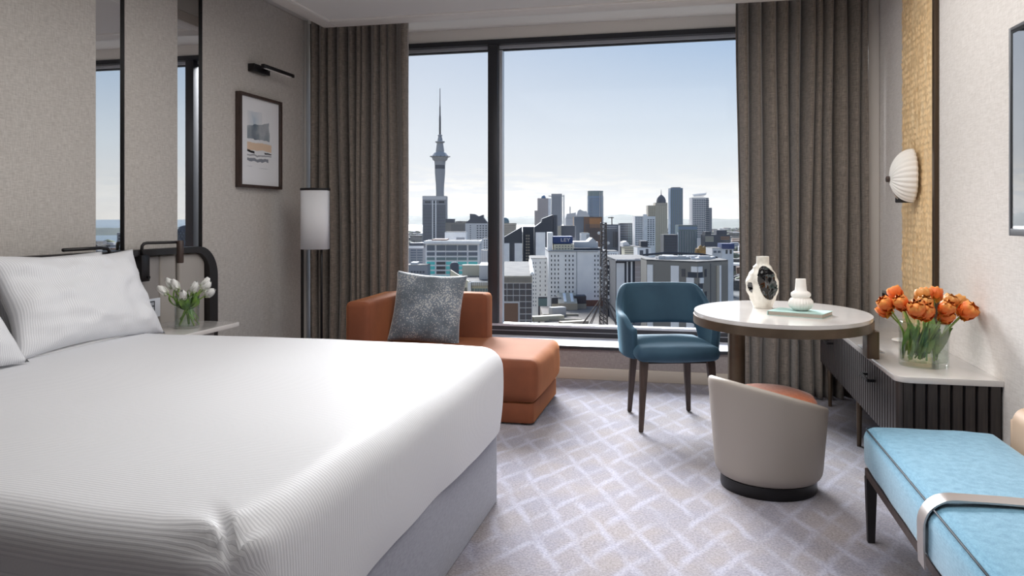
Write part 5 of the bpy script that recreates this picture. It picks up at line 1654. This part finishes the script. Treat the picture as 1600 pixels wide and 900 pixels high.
bm = bmesh.new(); rn2 = random.Random(5)
for i in range(34):
    x, y, w = rn2.uniform(-7, 6), rn2.uniform(9, 15), rn2.uniform(.5, 1.8); box(bm, x - w, x + w, y - w * .6, y + w * .6, ZT + .4, ZT + .4 + rn2.uniform(.3, .9))
finish('roof_clutter', bm, CLG, gb.t, kind='stuff')
bm = bmesh.new(); box(bm, -10, 9, 9.1, 22, ZT - 3, ZT + .2); finish('roof_deck', bm, CRF, gb.t)
bm = bmesh.new(); tube(bm, [(-10, 20, ZT + 1.0), (-3, 21, ZT + 1.6), (6, 20, ZT + 1.2), (9, 16, ZT + .5)], .28, 5); finish('roof_rail', bm, CCH, gb.t)

# autumn tree
tp = atD(1096, 399, 465)
at_ = thing('autumn_tree', 'golden-brown autumn tree beside the gridded tower', 'tree', (tp.x, tp.y, GZ))
bm = bmesh.new(); bmesh.ops.create_icosphere(bm, subdivisions=4, radius=1)
ht = tp.z - GZ + 5.5
for v in bm.verts:
    n_ = 1 + .30 * nz3(v.co.x * 2.2, v.co.y * 2.2, v.co.z * 2.2) + .18 * nz3(v.co.x * 6, v.co.y * 6, v.co.z * 6)
    v.co = Vector((v.co.x * 3.6 * n_, v.co.y * 3.6 * n_, ht - 3.2 + v.co.z * 3.2 * n_))
finish('crown', bm, mat('autumn_leaves', rgb(150, 116, 66), .9, col2=rgb(116, 92, 56), nscale=1.2), at_, False, 180)
bm = bmesh.new(); tube(bm, [(0, 0, 0), (0, 0, ht - 3)], .5, 6); finish('trunk', bm, CBR, at_)

# ---- rooftop podium with steel lattice mast
PZ = -32.0
pd = thing('podium_roof', 'broad pale flat podium roof below the lattice mast', 'building', (*atD(925, 340, 258).to_tuple()[:2], GZ), YAW)
ROOFM = mat('roof_gravel', rgb(138, 128, 120), .9, col2=rgb(112, 106, 100), nscale=.15)
bx('deck', ROOFM, -16, 22, -34, 34, 0, PZ - GZ, pd)
bx('red_wall', CRD, -2, 14, 34.2, 35, 0, PZ - GZ + 2.2, pd)
for i in range(4):
    bx('kerb', CBE, -16, -4, -34 + i * 13, -33.4 + i * 13, PZ - GZ, PZ - GZ + .7, pd)
hut = thing('roof_hut', 'beige rooftop hut with two white skylights on the podium', 'building', (*atD(891, 340, 280).to_tuple()[:2], PZ), YAW)
bm = bmesh.new(); vs = [(-4.2, 0, 0), (2.6, 0, 0), (2.6, 9, 0), (-4.2, 9, 0)]; tp_ = [(-4.2, 0, 2.4), (2.6, 0, 2.4), (2.6, 9, 5.4), (-4.2, 9, 5.4)]
a = [bm.verts.new(p) for p in vs]; c = [bm.verts.new(p) for p in tp_]
bm.faces.new(a[::-1]); bm.faces.new(c)
for i in range(4):
    bm.faces.new((a[i], a[(i + 1) % 4], c[(i + 1) % 4], c[i]))
finish('body', bm, CBE, hut)
for x in (-2.2, .4):
    bm = bmesh.new(); vs = [bm.verts.new(p) for p in ((x, 1, 2.8), (x + 1, 1, 2.8), (x + 1, 8, 5.1), (x, 8, 5.1))]; v2 = [bm.verts.new(v.co + Vector((0, 0, .2))) for v in vs]
    bm.faces.new(v2); 
    for i in range(4):
        bm.faces.new((vs[i], vs[(i + 1) % 4], v2[(i + 1) % 4], v2[i]))
    finish('skylight', bm, CW, hut)
for lab, u0, u1, v0, vt in (('charcoal rooftop screen left of the skylight hut', 862, 877, 483, 467), ('charcoal rooftop screen right of the skylight hut', 897, 916, 480, 464)):
    s_ = thing('roof_screen', lab, 'building', (*atD((u0 + u1) / 2, 340, 284).to_tuple()[:2], PZ), YAW); w = (u1 - u0) / 2 * 284 / FPX
    bx('screen_wall', CCH, -w, w, 0, 6, .2, 4.0 if vt == 467 else 4.6, s_); bx('pale_base', CBE, -w, w, -.2, -.02, 0, 1.8, s_)
for lab, u, D_, w, h, m_ in (('small blue-grey rooftop box near the sill', 874, 262, 2.6, 3.0, CLG), ('long pale skylight strip near the sill', 858, 250, 5.5, 1.6, CCR), ('low beige rooftop duct near the sill', 900, 240, 4.5, 1.2, CBE)):
    s_ = thing('roof_unit', lab, 'building', (*atD(u, 340, D_).to_tuple()[:2], PZ), YAW + .4); bx('casing', m_, -w, w, 0, 3, .1, h, s_, bev=.1); bx('plinth', CDG, -w + .2, w - .2, .2, 2.8, 0, .1, s_)
lm = thing('lattice_mast', 'tall rusty steel lattice mast with spreading guy struts', 'mast', (*atD(943, 340, 236).to_tuple()[:2], PZ), YAW)
top = CAMZ - PZ + (340 - 348) * 236 / FPX
bm = bmesh.new(); hw = 1.15
for sx in (-1, 1):
    for sy in (-1, 1):
        tube(bm, [(sx * hw, sy * hw, 0), (sx * hw * .7, sy * hw * .7, top)], .13, 4)
nseg = 26
for i in range(nseg):
    z0, z1 = top * i / nseg, top * (i + 1) / nseg; a0, a1 = hw * (1 - .3 * i / nseg), hw * (1 - .3 * (i + 1) / nseg)
    for sx, sy, ex, ey in ((-1, -1, 1, -1), (1, -1, 1, 1), (1, 1, -1, 1), (-1, 1, -1, -1)):
        tube(bm, [(sx * a0, sy * a0, z0), (ex * a1, ey * a1, z1)], .08, 4); tube(bm, [(ex * a0, ey * a0, z0), (sx * a1, sy * a1, z1)], .08, 4); tube(bm, [(sx * a1, sy * a1, z1), (ex * a1, ey * a1, z1)], .08, 4)
finish('lattice', bm, CST, lm, kind='stuff')
for i in range(10):
    a = 2 * PI * i / 10 + .2
    bm = bmesh.new(); tube(bm, [(.6 * math.cos(a), .6 * math.sin(a), 9.0), (7.2 * math.cos(a), 7.2 * math.sin(a), .1)], .16, 5); finish('guy_strut', bm, CST, lm)
for i in range(14):
    a = 1.7 * i; z = 9 + i * 1.5
    bm = bmesh.new(); lathe(bm, [(.1, -.25), (.5, 0), (.1, .05)], 10); o = finish('antenna_dish', bm, CW, lm, False, 60); o.location = (1.4 * math.cos(a), 1.4 * math.sin(a), z); o.rotation_euler = (PI / 2, 0, a)

# ---- seen only in the mirrors
p = Vector((-5.98, 0, 0)) + polar(R(35.6), 900, 0)
ov = thing('oval_building', 'dark rounded building reflected in the mirror nearer the picture', 'building', (p.x, p.y, GZ))
bm = bmesh.new(); lathe(bm, [(11, 0), (11.5, 40), (10.5, 55), (7, 61.5), (3, 63)], 32); finish('body', bm, CCH, ov, False, 60)
bm = bmesh.new()
for i in range(20):
    for j in range(18):
        a = 2 * PI * (i + .5 * (j % 2)) / 20; z = 4 + j * 3.1; r = 11.55 if z < 42 else 11.5 - (z - 40) * .07
        tube(bm, [(r * math.cos(a), r * math.sin(a), z), (r * math.cos(a), r * math.sin(a), z + 1.8)], .6, 4)
finish('window_lattice', bm, GLM, ov, kind='stuff')
p = Vector((-5.98, 0, 0)) + polar(R(39.3), 1000, 0)
ob = thing('slab_building', 'grey slab building reflected in the mirror nearer the pillow', 'building', (p.x, p.y, GZ), R(-39))
bx('body', CG, -9, 9, -8, 8, 0, 54, ob)
bm = bmesh.new()
for i in range(6):
    for j in range(14):
        box(bm, -8 + i * 2.8, -6.4 + i * 2.8, -8.1, -8, 4 + j * 3.5, 6 + j * 3.5)
finish('window_rows', bm, GLD, ob, kind='stuff')

# ---- low city fabric
SPOTS = [(o.location.x, o.location.y) for o in C.objects if o.get('category') in ('building', 'tower', 'mast', 'tree') and o.location.y > 50]


def clear(p, d):
    return all((p.x - x) ** 2 + (p.y - y) ** 2 > d * d for x, y in SPOTS)


rn = random.Random(21)

bm = bmesh.new()
for k in range(2600):
    az = R(rn.uniform(-24, 44)); r = 650 + 4200 * rn.random() ** 1.3
    if r > coast(az) - 80 or not clear(polar(az, r, GZ), 62):
        continue
    p = polar(az, r, GZ); w, d, h = rn.uniform(8, 26), rn.uniform(8, 26), rn.uniform(5, 16) * (1.6 if rn.random() < .15 else 1)
    # keep the low fabric clear of the nearer named buildings
    if r < 900:
        h = min(h, 9)
    n0 = len(bm.faces)
    box(bm, p.x - w, p.x + w, p.y - d, p.y + d, GZ - 1, GZ + h)
    bm.faces.ensure_lookup_table(); mi = rn.choice((0, 0, 1, 2, 3, 4))
    for f in bm.faces[n0:]:
        f.material_index = mi
sub = finish('low_buildings', bm, [CRF, CDG, CTA, CBR, CG]); tag(sub, 'countless low roofs filling the city out to the hills', 'buildings'); sub['kind'] = 'stuff'
FOL = mat('dark_foliage', rgb(74, 82, 66), .9, col2=rgb(104, 108, 84), nscale=.2)
bm = bmesh.new()
for k in range(700):
    az = R(rn.uniform(-24, 44)); r = 700 + 4200 * rn.random()
    if r > coast(az) - 60 or not clear(polar(az, r, GZ), 55):
        continue
    p = polar(az, r, GZ); q = rn.uniform(6, 15)
    bmesh.ops.create_icosphere(bm, subdivisions=1, radius=q, matrix=Matrix.Translation((p.x, p.y, GZ + q * .5)) @ Matrix.Diagonal((1.5, 1.5, .8, 1)))
tr = finish('distant_trees', bm, FOL, None, False, 180); tag(tr, 'scattered dark trees between the far roofs', 'trees'); tr['kind'] = 'stuff'


# ---- thin haze over the city
hz = bpy.data.materials.new('city_haze'); hz.use_nodes = True; ht_ = hz.node_tree; ht_.nodes.clear()
vs_ = N(ht_, 'ShaderNodeVolumeScatter'); vs_.inputs['Density'].default_value = 2.2e-5; vs_.inputs['Anisotropy'].default_value = .3
ho = N(ht_, 'ShaderNodeOutputMaterial'); L(ht_, vs_.outputs[0], ho.inputs['Volume'])
hzo = bx('horizon_haze', hz, -7000, 7000, 120, 11800, GZ - 5, 260); tag(hzo, 'thin pale haze over the whole city', 'haze'); hzo['kind'] = 'stuff'
